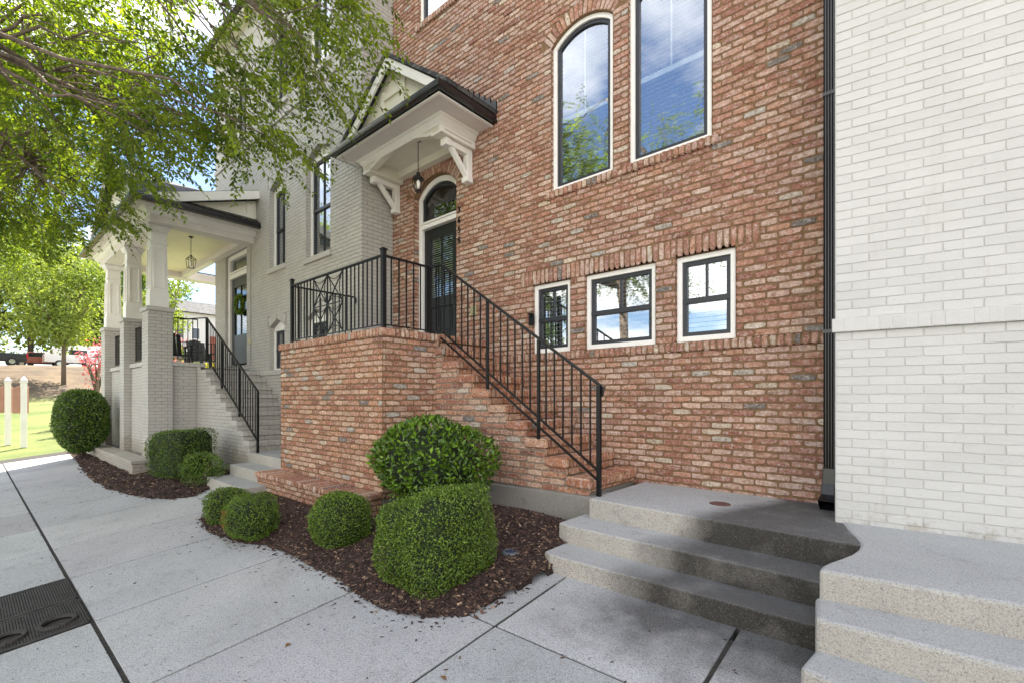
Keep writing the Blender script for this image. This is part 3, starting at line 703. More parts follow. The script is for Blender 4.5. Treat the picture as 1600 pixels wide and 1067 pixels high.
g=MB(); g.lathe([(.012,0),(.030,.01),(.030,.035),(.012,.045)],(0,0,0),12); g.v=[(Rr_-.075+v[0],yb-.03-v[2]+.03,3.05+v[1]) for v in g.v]; g.build('handle',M['iron'],dd,smooth=True)

# house number, digits one above the other
hn=empty('house_number',(-5.38,YB,4.1),'column of small black metal digits on the brick beside the black front door','house number')
def digit(ch,x,z,h,parent):
    cu=bpy.data.curves.new('digit','FONT'); cu.body=ch; cu.size=h*1.38; cu.extrude=.006; cu.align_x='CENTER'
    ob=bpy.data.objects.new('tmp',cu); COL.objects.link(ob); dg=bpy.context.evaluated_depsgraph_get(); me=bpy.data.meshes.new_from_object(ob.evaluated_get(dg)); bpy.data.objects.remove(ob)
    me.transform(Matrix.Translation((x,YB-.012,z)) @ Matrix.Rotation(R(90),4,'X')); me.materials.clear()
    return finish(me,'digit',M['iron'],parent)
for ch,z in zip('3656',(4.27,4.115,3.96,3.81)): digit(ch,-5.375,z,.10,hn)

# ------------------------------------------------------------------ entry canopy (part of the brick house)
can=empty('door_canopy',(-5.8,YB,5.2),'white gabled canopy with a black gutter bracketed over the brick house front door','canopy')
XL,XR,YF=-7.30,-4.58,3.88; ZT=5.50
def gutter_profile(): return [(0,0),(.02,-.005),(.075,-.01),(.10,-.035),(.105,-.085),(.12,-.10),(.12,-.135),(0,-.135)]
def sweep(mb,path,outs,prof,cap=True):
    """profile (outward, z) swept along corner path; outs = outward miter dirs"""
    n=len(prof); v=[]
    for p,o in zip(path,outs):
        for a,z in prof: v.append((p[0]+o[0]*a,p[1]+o[1]*a,p[2]+z))
    f=[]
    for i in range(len(path)-1):
        for k in range(n): j=(k+1)%n; f.append((i*n+k,i*n+j,(i+1)*n+j,(i+1)*n+k))
    f+= [tuple(range(n-1,-1,-1)),tuple((len(path)-1)*n+k for k in range(n))]
    mb.add(v,f)
g=MB(); pr=[(-.12+a,z) for a,z in gutter_profile()]
pathc=[(XL,4.36,ZT),(XL,YF,ZT),(XR,YF,ZT),(XR,YB+.0,ZT)]; oc=[(-1,0),(-1,-1),(1,-1),(1,0)]
sweep(g,pathc,oc,pr); g.build('gutter',M['black'],can)
# soffit slab, fascia under the gutter
g=MB(); g.prism([(XL+.11,YF+.11),(XR-.11,YF+.11),(XR-.11,YB),(XL+.11,YB)],'z',ZT-.150,ZT-.02); g.build('soffit',M['soffit'],can)
g=MB(); sweep(g,[(XL+.1,4.36,ZT-.15),(XL+.1,YF+.1,ZT-.15),(XR-.1,YF+.1,ZT-.15),(XR-.1,YB,ZT-.15)],oc,[(-.02,0),(.015,0),(.015,-.02),(-.02,-.02)]); g.build('fascia',M['trim'],can)
# entablature box: side panels, arched front beam
bx0,bx1,by=-7.0,-5.05,4.34; zt=ZT-.15; zb=5.13
CAN_DX=0
g=MB(); f_=seg_top(bx0+.24,bx1-.28,zb+.03,zb+.155)
pts=[(bx0,zb),(bx0+.20,zb),(bx0+.20,zb+.03)]+[(x,f_(x)) for x in np.linspace(bx0+.24,bx1-.28,17)]+[(bx1-.20,zb+.03),(bx1-.20,zb),(bx1,zb),(bx1,zt),(bx0,zt)]
g.prism(pts,'y',by,by+.10); g.box(bx0,bx0+.20,by+.10,YB,zb,zt); g.box(bx1-.20,bx1,by+.10,YB,zb,zt); g.box(bx0+.2,bx1-.2,YB-.12,YB,zb+.06,zt)
g.box(bx0+.2,bx1-.2,by+.1,YB-.12,zb+.17,zt-.001)
ent=g.build('arched_beam',M['cream'],can,bevel=.006)
# raised mouldings: crown under the soffit, stiles, bottom ledge, arch lip
g=MB(); oc2=[(-1,0),(-1,-1),(1,-1),(1,0)]
sweep(g,[(bx0,YB,zt),(bx0,by,zt),(bx1,by,zt),(bx1,YB,zt)],oc2,[(0,0),(.095,0),(.088,-.018),(.06,-.03),(.045,-.06),(.02,-.085),(.018,-.11),(0,-.11)])
g.build('crown_moulding',M['trim'],can)
g=MB()
g.box(bx1+.0,bx1+.016,by-.014,by+.05,zb+.035,zt-.112); g.box(bx1,bx1+.016,YB-.07,YB,zb+.035,zt-.112); g.box(bx1,bx1+.016,by+.05,YB-.07,zt-.16,zt-.112); g.box(bx1,bx1+.022,by-.014,YB,zb-.002,zb+.035)
g.box(bx1-.05,bx1-.001,by-.016,by,zb+.035,zt-.112); g.box(bx0+.001,bx0+.05,by-.016,by,zb+.035,zt-.112)
g.box(bx0-.014,bx0+.205,by-.018,by,zb-.002,zb+.033); g.box(bx1-.205,bx1+.014,by-.018,by,zb-.002,zb+.033)
xs_=np.linspace(bx0+.2,bx1-.2,18); top=[(x,f_(min(max(x,bx0+.24),bx1-.28))+.038) for x in xs_]; bot=[(x,f_(min(max(x,bx0+.24),bx1-.28))-.004) for x in xs_]
g.prism(bot+top[::-1],'y',by-.018,by)
g.build('moulding',M['trim'],can,bevel=.003)
# knee brackets
for xb in (bx1-.14,bx0+.01):
    g=MB(); a,b_=xb,xb+.10
    g.box(a,b_,YB-.10,YB-.0,zb-.46,zb-.004); g.box(a,b_,YB-.50,YB-.10,zb-.09,zb-.004)
    g.prism([(YB-.42,zb-.09),(YB-.34,zb-.09),(YB-.10,zb-.33),(YB-.10,zb-.42)],'x',a+.012,b_-.012)
    g.box(a-.012,b_+.012,YB-.53,YB-.44,zb-.105,zb-.0045); g.box(a-.012,b_+.012,YB-.12,YB,zb-.49,zb-.42)
    g.build('bracket',M['trim'],can,bevel=.006)
# gable roof: ridge along Y
xc=-5.94; zr=6.44; e0=ZT-.02
g=MB(); th=.05
for sx in (-1,1):
    xe=XL+.02 if sx<0 else XR-.02
    A=[(xc,zr),(xe,e0)]
    n_=Vector((-(A[1][1]-A[0][1]),(A[1][0]-A[0][0]))).normalized(); n_= n_ if n_.y>0 else -n_
    o_=[A[0],A[1],(A[1][0]+n_.x*th,A[1][1]+n_.y*th),(A[0][0],A[0][1]+th/n_.y)]
    g.prism(o_,'y',YF+.14,YB)
g.build('roof',M['shingle'],can)
g=MB()
for sx in (-1,1):
    xe=XL+.12 if sx<0 else XR-.12
    zz=e0+ (zr-e0)*(.10/abs(xe-xc)) ; hh=.14
    g.prism([(xc,zr-.002),(xe,e0+.035),(xe,e0-.10),(xc,zr-hh-.02)],'y',YF+.165,YF+.20)
g.build('rake_board',M['trim'],can,bevel=.003)
g=MB(); g.prism([(XL+.1,e0-.01),(XR-.1,e0-.01),(xc,zr-.03)],'y',YF+.30,YF+.34); g.build('gable_panel',M['cream'],can)
g=MB(); g.box(xc-.30,xc-.22,YF+.27,YF+.30,e0,zr-.38); g.box(xc+.22,xc+.30,YF+.27,YF+.30,e0,zr-.38); g.box(xc-.22,xc+.22,YF+.27,YF+.30,zr-.52,zr-.44); g.build('gable_frame',M['cream'],can,bevel=.004)
# step flashing climbing the brick
g=MB()
for i in range(11):
    x=XR-.02-.115*i; z=e0+.10+(zr-e0)/(XR-xc)*(XR-x)*1.0
    g.box(x-.10,x+.02,YB-.03-.0016*i,YB-.008,z-.10,z+.075)
g.build('flashing',M['black'],can)
# pendant lantern under the canopy
def lantern(loc,zc,drop,label,kindp='cone'):
    L=empty('pendant_lantern',(loc[0],loc[1],zc-drop),label,'lantern')
    x,y=loc; z=zc-drop
    g=MB(); g.lathe([(.05,0),(.05,-.012),(.015,-.03)],(x,y,zc),14)
    k=0;zz=zc-.03
    while zz>z+.30:
        g.tube([(x-.008*(k%2),y-.008*((k+1)%2),zz),(x+.008*(k%2),y+.008*((k+1)%2),zz-.022)],.0035,5); g.tube([(x+.008*(k%2),y+.008*((k+1)%2),zz),(x-.008*(k%2),y-.008*((k+1)%2),zz-.022)],.0035,5); zz-=.022;k+=1
    g.build('chain',M['iron'],L)
    g=MB()
    if kindp=='cone':
        g.lathe([(.012,.30),(.03,.285),(.025,.26),(.055,.235),(.085,.20),(.085,.19),(.02,.19)],(x,y,z),18)
        g.lathe([(.045,.0),(.05,.008),(.045,.02)],(x,y,z),18)
        for k in range(6):
            t=k*math.pi/3; g.tube([(x+.083*math.cos(t),y+.083*math.sin(t),z+.19),(x+.088*math.cos(t),y+.088*math.sin(t),z+.13),(x+.045*math.cos(t),y+.045*math.sin(t),z+.01)],.005,5)
    else:
        for a in range(4):
            t=a*math.pi/2+math.pi/4;t2=t+math.pi/2; c=lambda r,tt,h:(x+r*math.cos(tt),y+r*math.sin(tt),z+h)
            g.tube([c(.115,t,.20),c(.085,t,0)],.006,6); g.tube([c(.115,t,.20),c(.115,t2,.20)],.006,6); g.tube([c(.085,t,0),c(.085,t2,0)],.006,6); g.tube([c(.115,t,.20),(x,y,z+.30)],.006,6)
        g.tube([(x,y,z+.2),(x,y,z+.3)],.012,8)
    g.build('cage',M['iron'],L)
    g=MB(); g.lathe([(.02,.05),(.032,.09),(.03,.15),(.012,.18)],(x,y,z),12); g.build('bulb',simple('frosted_bulb',(.8,.76,.66),.3),L,smooth=True)
    return L
lantern((-5.72,4.46),5.30,.78,'small black lantern on a long chain under the white canopy of the brick house')
# ------------------------------------------------------------------ brick stoop and stair
st=empty('brick_stoop',(-5.5,3.6,.3),'red brick stoop block with a brick stair running down to the concrete landing','stoop')
BX0,BX1,BY,FZ=-7.50,-4.77,3.20,2.26; SY=4.0
PAL_B=PAL_RED*np.array([1.06,1.0,.88])
w=Wall(11,.09,pal=PAL_B)
FX(w,BY,u0=BX0,u1=BX1,z0=.25,z1=FZ-.10); 
FYp(w,BX1,u0=BY,u1=SY+.02,z0=.25,z1=FZ-.10)
FYm(w,BX0,u0=BY,u1=4.36,z0=.25,z1=FZ-.10)
w.build('block_wall',M['brick'],M['mortar'],st)
w=Wall(12,.04,pal=PAL_B)
solid(w,BX0-.025,BX1+.03,BY-.03,BY+.17,FZ-.10,FZ,'ftblr')
solid(w,BX1-.17,BX1+.03,BY+.17,SY+.1,FZ-.10,FZ,'rtb',along='y')
solid(w,BX0-.025,BX0+.17,BY+.17,4.36,FZ-.10,FZ,'ltb',along='y')
w.build('cap',M['brick'],M['mortar'],st)
g=MB(); g.box(BX0+.1,BX1-.06,BY+.15,YB,2.0,FZ-.012); g.box(BX0+.02,BX1-.02,BY+.02,4.3,.1,2.1); g.build('floor',M['found'],st)
w=Wall(13,.05,pal=PAL_B)
FX(w,2.90,u0=-7.62,u1=-4.80,z0=.06,z1=.25); FYp(w,-4.80,u0=2.90,u1=3.22,z0=.06,z1=.25)
solid(w,-7.64,-4.78,2.87,3.20,.25,.33,'ftrl'); w.build('plinth',M['brick'],M['mortar'],st)
# stair
NZ=[.64+.18*k for k in range(9)]; NX=[-2.44-.273*k for k in range(9)]
w=Wall(14,.07,pal=PAL_B,mort=.012)
def stair_open(a,b):
    m=(a+b)/2
    for k in range(9):
        if m<NZ[k]: return [(NX[k]-.018,99)]
    return [(-4.72,99)]
FX(w,SY,u0=-4.80,u1=-2.40,z0=.47,z1=FZ-.02,openf=lambda a,b:stair_open(a,b))
w.build('stair_wall',M['brick'],M['mortar_old'],st)
for k in range(9):
    w=Wall(20+k,.03,pal=PAL_B*np.array([1.0,.92,.86]))
    xr=NX[k]; z=NZ[k]
    solid(w,xr-.285,xr,SY-.022,YB,z-.095,z,'rtfb',along='y')
    zb0=(NZ[k-1] if k else .50); 
    FYp(w,xr-.022,u0=SY,u1=YB,z0=zb0,z1=z-.095,ch=z-.095-zb0)
    w.build('tread',M['brick'],M['mortar'],st)
w=Wall(30,.03,pal=PAL_B*np.array([1.0,.92,.86])); solid(w,-5.0,-4.735,SY+.08,YB-.003,FZ-.095,FZ+.003,'rt',along='y'); FYp(w,-4.757,u0=SY,u1=YB,z0=NZ[8],z1=FZ-.095,ch=.09); w.build('tread',M['brick'],M['mortar'],st)
g=MB()
for k in range(9): g.box(-4.8,NX[k]-.04,SY+.02,YB,(NZ[k-1]-.02 if k else .3),NZ[k]-.05)
g.build('stair_core',M['found'],st)
g=MB(); g.prism([(-4.75,.34),(-2.36,.40),(-2.36,.0),(-4.75,-.0)],'y',SY-.035,SY+.3); g.prism([(-4.8,.475),(-2.30,.475),(-2.30,.1),(-4.8,.1)],'y',SY-.03,SY+.01)
g=MB(); g.prism([(-4.75,.10),(-2.34,.05),(-2.34,.482),(-4.75,.44)],'y',SY-.05,SY+.3); g.build('footing',M['found'],st,bevel=.01)
# ------------------------------------------------------------------ concrete steps (brick house)
def rough_slab(g,outline,z0,z1): g.prism(outline,'z',z0,z1)
cs=empty('concrete_steps',(-1.4,3.6,0),'grey concrete steps and landing, damp and stained, in front of the brick wall','steps')
g=MB(); g.prism([(-2.36,3.83),(-.20,3.74),(-.20,5.05),(-2.36,5.05)],'z',.1,.498); g.build('landing',M['steps'],cs,bevel=.012)
g=MB(); g.prism([(-2.47,3.50),(-2.36,3.47),(-.30,3.40),(-.30,3.9),(-2.47,3.95)],'z',.05,.318); g.build('step',M['steps'],cs,bevel=.012)
g=MB(); g.prism([(-2.38,3.17),(-2.30,3.13),(-.30,3.13),(-.30,3.6),(-2.38,3.6)],'z',-.05,.16); g.build('step',M['steps'],cs,bevel=.012)
# neighbour's wide steps on the right, wavy left ends
ws=empty('concrete_steps',(.6,3.2,0),'pale concrete steps with a curved left end below the white wall','steps')
g=MB(); g.prism([(-.425,3.05),(.35,3.13),(5.5,3.75),(5.5,6),(-.46,4.35),(-.40,4.12),(-.345,3.95),(-.31,3.83),(-.295,3.72),(-.30,3.6),(-.32,3.48),(-.355,3.36),(-.395,3.24),(-.42,3.14)],'z',.1,.505); g.build('landing',M['steps2'],ws,bevel=.02)
g=MB(); g.prism([(-.40,2.77),(.30,2.79),(5.5,3.40),(5.5,3.9),(-.36,3.3),(-.44,3.05)],'z',.0,.345); g.build('step',M['steps2'],ws,bevel=.02)
g=MB(); g.prism([(-.43,2.55),(.3,2.35),(5.5,2.9),(5.5,3.4),(-.38,2.95)],'z',-.2,.185); g.build('step',M['steps2'],ws,bevel=.02)
# ------------------------------------------------------------------ white townhouse
wt=empty('white_townhouse',(2,4.5,.5),'white painted brick townhouse wall filling the right edge','house')
ux=Vector((.99384,.1108,0)); nx_=Vector((.1108,-.99384,0)); Ow=(-.495,4.32,0)
w=Wall(31,0,paint=True,mort=.0065,depth=.008,proud=.004)
def wopen(a,b): 
    r=[]
    if a<2.03 and b>1.93: r.append((-9,99))
    return r
w.face(Ow,ux,(0,0,1),nx_,u0=0,u1=4.2,z0=.47,z1=1.93)
w.face(Ow,ux,(0,0,1),nx_,u0=0,u1=4.2,z0=2.03,z1=5.2)
w.build('wall',M['whitepaint'],M['whitejoint'],wt)
w=Wall(32,0,paint=True,mort=.006,depth=.05,proud=.0055)
O2=Vector(Ow)-ux*.02+nx_*.03
ne=62; e=np.linspace(0,4.3,ne); w.bricks(O2,ux,(0,0,1),nx_,[((a+b)/2,1.98,(b-a)/2,.05,0) for a,b in zip(e,e[1:])])
w.build('brick_band',M['whitepaint'],M['whitepaint'],wt)
def wbox(g,u0,u1,d0,d1,z0,z1):
    P=[Vector(Ow)+ux*u+nx_*d for u,d in ((u0,d0),(u1,d0),(u1,d1),(u0,d1))]
    g.prism([(p_.x,p_.y) for p_ in P],'z',z0,z1)
g=MB(); wbox(g,-.02,4.3,.0285,-.0,1.931,2.030); wbox(g,-.002,9,-.012,-2.5,.3,5.2) ; wbox(g,-.002,9,-.005,-2.5,5.2,10.6); g.build('wall_core',M['whiteplain'],wt)
# raised plaster patch high on the right
# ------------------------------------------------------------------ gray townhouse
YG=4.36
gh=empty('gray_townhouse',(-10.6,YG,0),'grey painted brick townhouse left of the brick one','house')
G1=Opening(-9.08,-8.15,4.12,6.05,6.21,.12,'gable'); G2=Opening(-10.76,-10.0,4.22,5.95,6.10,.12,'gable')
G3=Opening(-10.76,-10.04,2.03,2.96,3.12,.12,'gable'); G4=Opening(-9.08,-8.3,2.03,2.96,3.12,.12,'gable')
G5=Opening(-9.02,-8.15,7.66,9.35,None,.2); G6=Opening(-10.62,-9.9,7.66,9.35,None,.2); G7=Opening(-13.44,-12.06,2.24,5.0,None,.0)
G8=Opening(-12.9,-12.1,7.66,9.35,None,.2)
gops=[G1,G2,G3,G4,G5,G6,G7,G8]
w=Wall(41,0,paint=True,mort=.0085,depth=.010,proud=.0055,jit=1.3); of,bf=openfs(gops)
def ofg(a,b):
    r=of(a,b)
    if a<7.30 and b>7.20: pass
    return r
FX(w,YG,u0=-14.2,u1=-7.1,z0=.1,z1=10.3,openf=ofg,backf=bf)
FYp(w,-7.1,u0=YG,u1=YB,z0=.1,z1=10.3)
for o in gops:
    jambs(w,YG,o,.14)
    if o.kind=='gable':
        # soldier courses leaning to the apex
        for sx in (-1,1):
            a=Vector((o.c+sx*o.h,o.spring)); b=Vector((o.c,o.peak)); L_=(b-a).length; k=round(L_/.0677); d=(b-a)/k; nn=Vector((-(b-a).y,(b-a).x)).normalized(); nn=nn if nn.y>0 else -nn
            ang=math.atan2(d.y,d.x) if sx<0 else math.atan2(-d.y,-d.x)
            w.bricks((0,YG-.004,0),(1,0,0),(0,0,1),(0,-1,0),[(*(a+d*(i+.5)+nn*.1),d.length/2,.1,ang) for i in range(k)])
            w.quad([(a.x,YG,a.y),(b.x,YG,b.y),(b.x,YG+.14,b.y),(a.x,YG+.14,a.y)])
    elif o.ring: arch_ring(w,YG,o,.2)
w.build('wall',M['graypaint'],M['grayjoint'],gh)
w=Wall(42,0,paint=True,mort=.009,depth=.011,proud=.006)
solid(w,-14.2,-7.08,YG-.03,YG+.02,7.28,7.38,'fbtr')
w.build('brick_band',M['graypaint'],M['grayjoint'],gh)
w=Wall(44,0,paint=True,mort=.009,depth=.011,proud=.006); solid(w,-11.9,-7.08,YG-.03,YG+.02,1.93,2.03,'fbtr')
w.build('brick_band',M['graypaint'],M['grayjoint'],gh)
for o in (G1,G2,G5,G6,G8):
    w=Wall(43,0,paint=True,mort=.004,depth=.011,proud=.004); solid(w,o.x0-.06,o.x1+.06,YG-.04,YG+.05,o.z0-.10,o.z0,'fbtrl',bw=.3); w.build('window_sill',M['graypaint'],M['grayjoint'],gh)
for o,zr_ in ((G1,5.98),(G2,5.88),(G3,2.88),(G4,2.88)):
    make_window(gh,YG+.09,o.x0,o.x1,o.z0,o.spring,o.peak,'gable',trim=.075,zrect=zr_,blind='open' if o in(G1,G2) else None,muntin='both')
for o in (G5,G6,G8): make_window(gh,YG+.09,o.x0,o.x1,o.z0,o.spring,trim=.06,blind='open',muntin='both')
g=MB(); g.box(-14.15,-7.15,YG+.6,YG+.8,.2,10.3); g.build('inner_wall',M['blinddk'],gh)
g=MB(); g.box(-14.18,-14.12,YG+.02,14,-.1,10.3); g.box(-14.2,8,13.8,14,0,10.3); g.build('side_wall',M['grayplain'],gh)
# eave gutter, soffit and roof
g=MB(); g.box(-14.3,-7.0,YG-.22,YG+.02,10.22,10.30); g.build('soffit',M['cream'],gh)
g=MB(); sweep(g,[(-14.3,14,10.46),(-14.3,YG-.22,10.46),(-7.0,YG-.22,10.46)],[(-1,0),(-1,-1),(0,-1)],gutter_profile()); g.build('gutter',M['black'],gh)
g=MB(); g.add([(-14.3,YG-.22,10.44),(-7,YG-.22,10.44),(-7,9.2,13.4),(-10.5,9.2,13.4),(-14.3,14,10.44)],[(0,1,2,3),(0,3,4)]); g.build('roof',M['shingle'],gh)
# brick house + white house roofs keep the sun off as they do in the place
g=MB(); g.prism([(YB-.4,10.6),(14,10.6),(9.5,13.2)],'x',-7.0,-.6); g.build('roof',M['shingle'],bh)
g=MB(); g.prism([(YB-.5,10.6),(14,10.6),(9.5,13.2)],'x',-.55,9); g.build('roof',M['shingle'],wt)
# gray house door
gd=MB(); a,b_=G7.x0,G7.x1; y_=YG+.06
gd.box(a,a+.12,y_,y_+.12,2.24,5.0); gd.box(b_-.12,b_,y_,y_+.12,2.24,5.0); gd.box(a+.12,b_-.12,y_,y_+.12,4.90,5.0); gd.box(a+.12,b_-.12,y_,y_+.10,4.42,4.54); gd.box(a-.06,b_+.06,y_-.05,y_+.02,5.002,5.10)
gd.box(a+.12,b_-.12,y_-.03,y_+.0,4.545,4.575)
dfr=gd.build('door_frame',M['trim'],gh,bevel=.006)
g=MB(); g.add([(a+.12,y_+.07,4.54),(b_-.12,y_+.07,4.54),(b_-.12,y_+.07,4.90),(a+.12,y_+.07,4.90)],[(0,1,2,3)]); g.build('transom_pane',M['glass_lo'],dfr)
g=MB(); g.box(a+.13,a+.28,y_+.05,y_+.10,2.28,4.41); g.box(b_-.28,b_-.13,y_+.05,y_+.10,2.28,4.41); g.box(a+.28,b_-.28,y_+.05,y_+.10,4.2,4.41); g.box(a+.28,b_-.28,y_+.05,y_+.10,2.28,3.0); g.box((a+b_)/2-.012,(a+b_)/2+.012,y_+.055,y_+.09,3.0,4.2)
gdo=g.build('door',M['door'],gh,bevel=.005)
g=MB(); g.add([(a+.28,y_+.075,3.0),(b_-.28,y_+.075,3.0),(b_-.28,y_+.075,4.2),(a+.28,y_+.075,4.2)],[(0,1,2,3)]); g.build('pane',M['glass_lo'],gdo)
g=MB(); z=3.02
while z<4.18: g.add([(a+.28,y_+.11,z),(b_-.28,y_+.11,z),(b_-.28,y_+.14,z+.022),(a+.28,y_+.14,z+.022)],[(0,1,2,3)]); z+=.04
g.build('blind',M['blind'],gdo)
# ------------------------------------------------------------------ gray front porch
po_=empty('front_porch',(-14.2,3.3,0),'grey brick porch with square white columns and hipped shingle roof at the left','porch')
GP=dict(paint=True,mort=.0085,depth=.010,proud=.0055,jit=1.3)
PY=2.42
for i,(xr,wd) in enumerate(((-11.78,.52),(-14.0,.44),(-16.28,.52))):
    w=Wall(50+i,0,**GP); x0_=xr-wd
    FX(w,PY,u0=x0_,u1=xr,z0=-.05,z1=3.20); FYp(w,xr,u0=PY,u1=PY+.42,z0=-.05,z1=3.20); FYm(w,x0_,u0=PY,u1=PY+.42,z0=-.05,z1=3.20)
    w.face((0,PY+.42,0),(1,0,0),(0,0,1),(0,1,0),u0=x0_,u1=xr,z0=2.2,z1=3.2)
    solid(w,x0_-.03,xr+.03,PY-.03,PY+.45,3.20,3.285,'ftrlb',bw=.11)
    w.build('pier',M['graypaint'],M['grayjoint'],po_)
    # tapered box column with base, recessed panels, necking and cap
    cx_,cy_=(x0_+xr)/2,PY+.21; g=MB()
    def fr(h0,h1,z0,z1):
        g.add([(cx_-h0,cy_-h0,z0),(cx_+h0,cy_-h0,z0),(cx_+h0,cy_+h0,z0),(cx_-h0,cy_+h0,z0),(cx_-h1,cy_-h1,z1),(cx_+h1,cy_-h1,z1),(cx_+h1,cy_+h1,z1),(cx_-h1,cy_+h1,z1)],
          [(0,3,2,1),(4,5,6,7),(0,1,5,4),(1,2,6,5),(2,3,7,6),(3,0,4,7)])
    fr(.165,.165,3.287,3.60); fr(.155,.135,3.60,4.60); fr(.150,.150,4.60,4.635); fr(.135,.135,4.635,4.84); fr(.155,.155,4.84,4.87); fr(.165,.20,4.87,4.94); fr(.205,.205,4.94,4.972)
    colo=g.build('column',M['trim'],po_,bevel=.004)
    g=MB()
    for ax in range(3):
        for (ua,ub,za,zb_) in ((-.10,-.078,3.68,4.50),(.078,.10,3.68,4.50),(-.078,.078,3.68,3.70),(-.078,.078,4.48,4.50)):
            z_m=lambda z: .155-.02*(z-3.6)
            h=max(z_m(za),z_m(zb_))
            hA,hB=z_m(za),z_m(zb_)
            P_=lambda u,d,z: {0:(cx_+u,cy_-d,z),1:(cx_+d,cy_+u,z),2:(cx_-d,cy_+u,z)}[ax]
            g.add([P_(ua,hA,za),P_(ub,hA,za),P_(ub,hB,zb_),P_(ua,hB,zb_),P_(ua,hA+.022,za),P_(ub,hA+.022,za),P_(ub,hB+.022,zb_),P_(ua,hB+.022,zb_)],[(4,5,6,7),(0,1,5,4),(1,2,6,5),(2,3,7,6),(3,0,4,7)])
    g.build('panel_moulding',M['trim'],colo)
w=Wall(55,0,**GP)
for (a,b) in ((-16.28,-14.44),(-14.0,-12.30)):
    FX(w,PY+.14,u0=a,u1=b,z0=-.05,z1=2.12); solid(w,a,b,PY+.10,PY+.36,2.12,2.22,'ft',bw=.11)
FYp(w,-11.86,u0=PY+.42,u1=3.28,z0=0,z1=2.10); solid(w,-12.0,-11.82,PY+.42,3.45,2.10,2.19,'rt',along='y',bw=.11)
FYm(w,-16.75,u0=PY+.42,u1=YG,z0=0,z1=2.1)
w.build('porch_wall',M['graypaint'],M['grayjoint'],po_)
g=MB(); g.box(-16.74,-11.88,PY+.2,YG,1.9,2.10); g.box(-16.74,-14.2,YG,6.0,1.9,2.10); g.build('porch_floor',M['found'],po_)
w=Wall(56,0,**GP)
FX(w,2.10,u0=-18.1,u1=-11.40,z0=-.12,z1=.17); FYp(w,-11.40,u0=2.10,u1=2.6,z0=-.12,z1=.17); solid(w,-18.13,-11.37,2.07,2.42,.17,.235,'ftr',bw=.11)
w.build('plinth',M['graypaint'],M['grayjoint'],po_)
# beams and ceiling
g=MB(); g.box(-16.95,-11.62,PY-.0,PY+.36,4.975,5.20); g.box(-11.98,-11.62,PY+.36,YG,4.975,5.20); g.box(-16.95,-16.6,PY+.36,5.5,4.975,5.20); g.box(-16.6,-14.2,5.2,5.5,4.975,5.2); g.box(-16.6,-11.98,YG-.16,YG-.001,5.0,5.20); g.build('beam',M['soffit'],po_,bevel=.004)
g=MB(); g.box(-16.6,-11.98,PY+.36,YG-.16,5.14,5.19)
g.build('ceiling',M['ceiling'],po_)
g=MB(); sweep(g,[(-16.95,5.5,5.20),(-16.95,PY,5.20),(-11.62,PY,5.20),(-11.62,YG,5.20)],oc2,[(0,0),(.16,0),(.15,-.02),(.10,-.035),(.07,-.07),(.03,-.09),(0,-.10)]); g.build('crown_moulding',M['trim'],po_)
g=MB(); g.prism([(-17.2,PY-.28),(-11.34,PY-.28),(-11.34,YG),(-17.2,YG)],'z',5.201,5.24); g.build('soffit',M['soffit'],po_)
g=MB(); sweep(g,[(-17.2,5.6,5.37),(-17.2,PY-.28,5.37),(-11.34,PY-.28,5.37),(-11.34,YG,5.37)],oc2,[(a-.0,z) for a,z in gutter_profile()]); g.build('gutter',M['black'],po_)
# roof: lean-to slope with half gable on the right side and a front cross gable
g=MB(); zE,zW=5.36,6.12
g.add([(-17.2,PY-.28,zE),(-11.34,PY-.28,zE),(-11.34,YG,zW),(-17.2,YG,zW),(-17.2,PY-.28,zE-.03),(-11.34,PY-.28,zE-.03),(-11.34,YG,zW-.03),(-17.2,YG,zW-.03)],[(0,1,2,3),(7,6,5,4),(0,4,5,1),(1,5,6,2),(2,6,7,3),(3,7,4,0)])
xg=-14.0; zR=6.75
g.add([(xg,PY-.28,zR),(-11.34,PY-.28,zE+.03),(-11.34,YG,zE+.06),(xg,YG,zR),(-16.66,PY-.28,zE+.03),(-16.66,YG,zE+.06)],[(0,1,2,3),(0,3,5,4)])
g.build('roof',M['shingle'],po_)
g=MB(); g.prism([(PY-.25,zE-.01),(YG,zW-.02),(YG,zW-.20),(PY+.35,zE-.0)],'x',-11.36,-11.30); g.build('rake_board',M['trim'],po_)
g=MB(); g.prism([(PY+.3,zE),(YG-.0,zW-.2),(YG,zE-.1),(PY+.3,zE-.1)],'x',-11.56,-11.50); g.box(-11.50,-11.47,YG-.20,YG-.06,zE,zW-.3); g.build('gable_panel',M['cream'],po_)
g=MB(); g.prism([(xg,zR+.02),(-11.5,zE+.02),(-11.7,zE+.02),(xg,zR-.16)],'y',PY-.31,PY-.27); g.prism([(xg,zR+.02),(-16.5,zE+.02),(-16.3,zE+.02),(xg,zR-.16)],'y',PY-.31,PY-.27); g.build('rake_board',M['trim'],po_)
g=MB(); g.prism([(-16.3,zE),(-11.7,zE),(xg,zR-.1)],'y',PY-.1,PY-.06); g.build('gable_panel',M['cream'],po_)
lantern((-12.75,3.42),5.14,.72,'open cage lantern hanging from the cream ceiling of the left porch','cage')
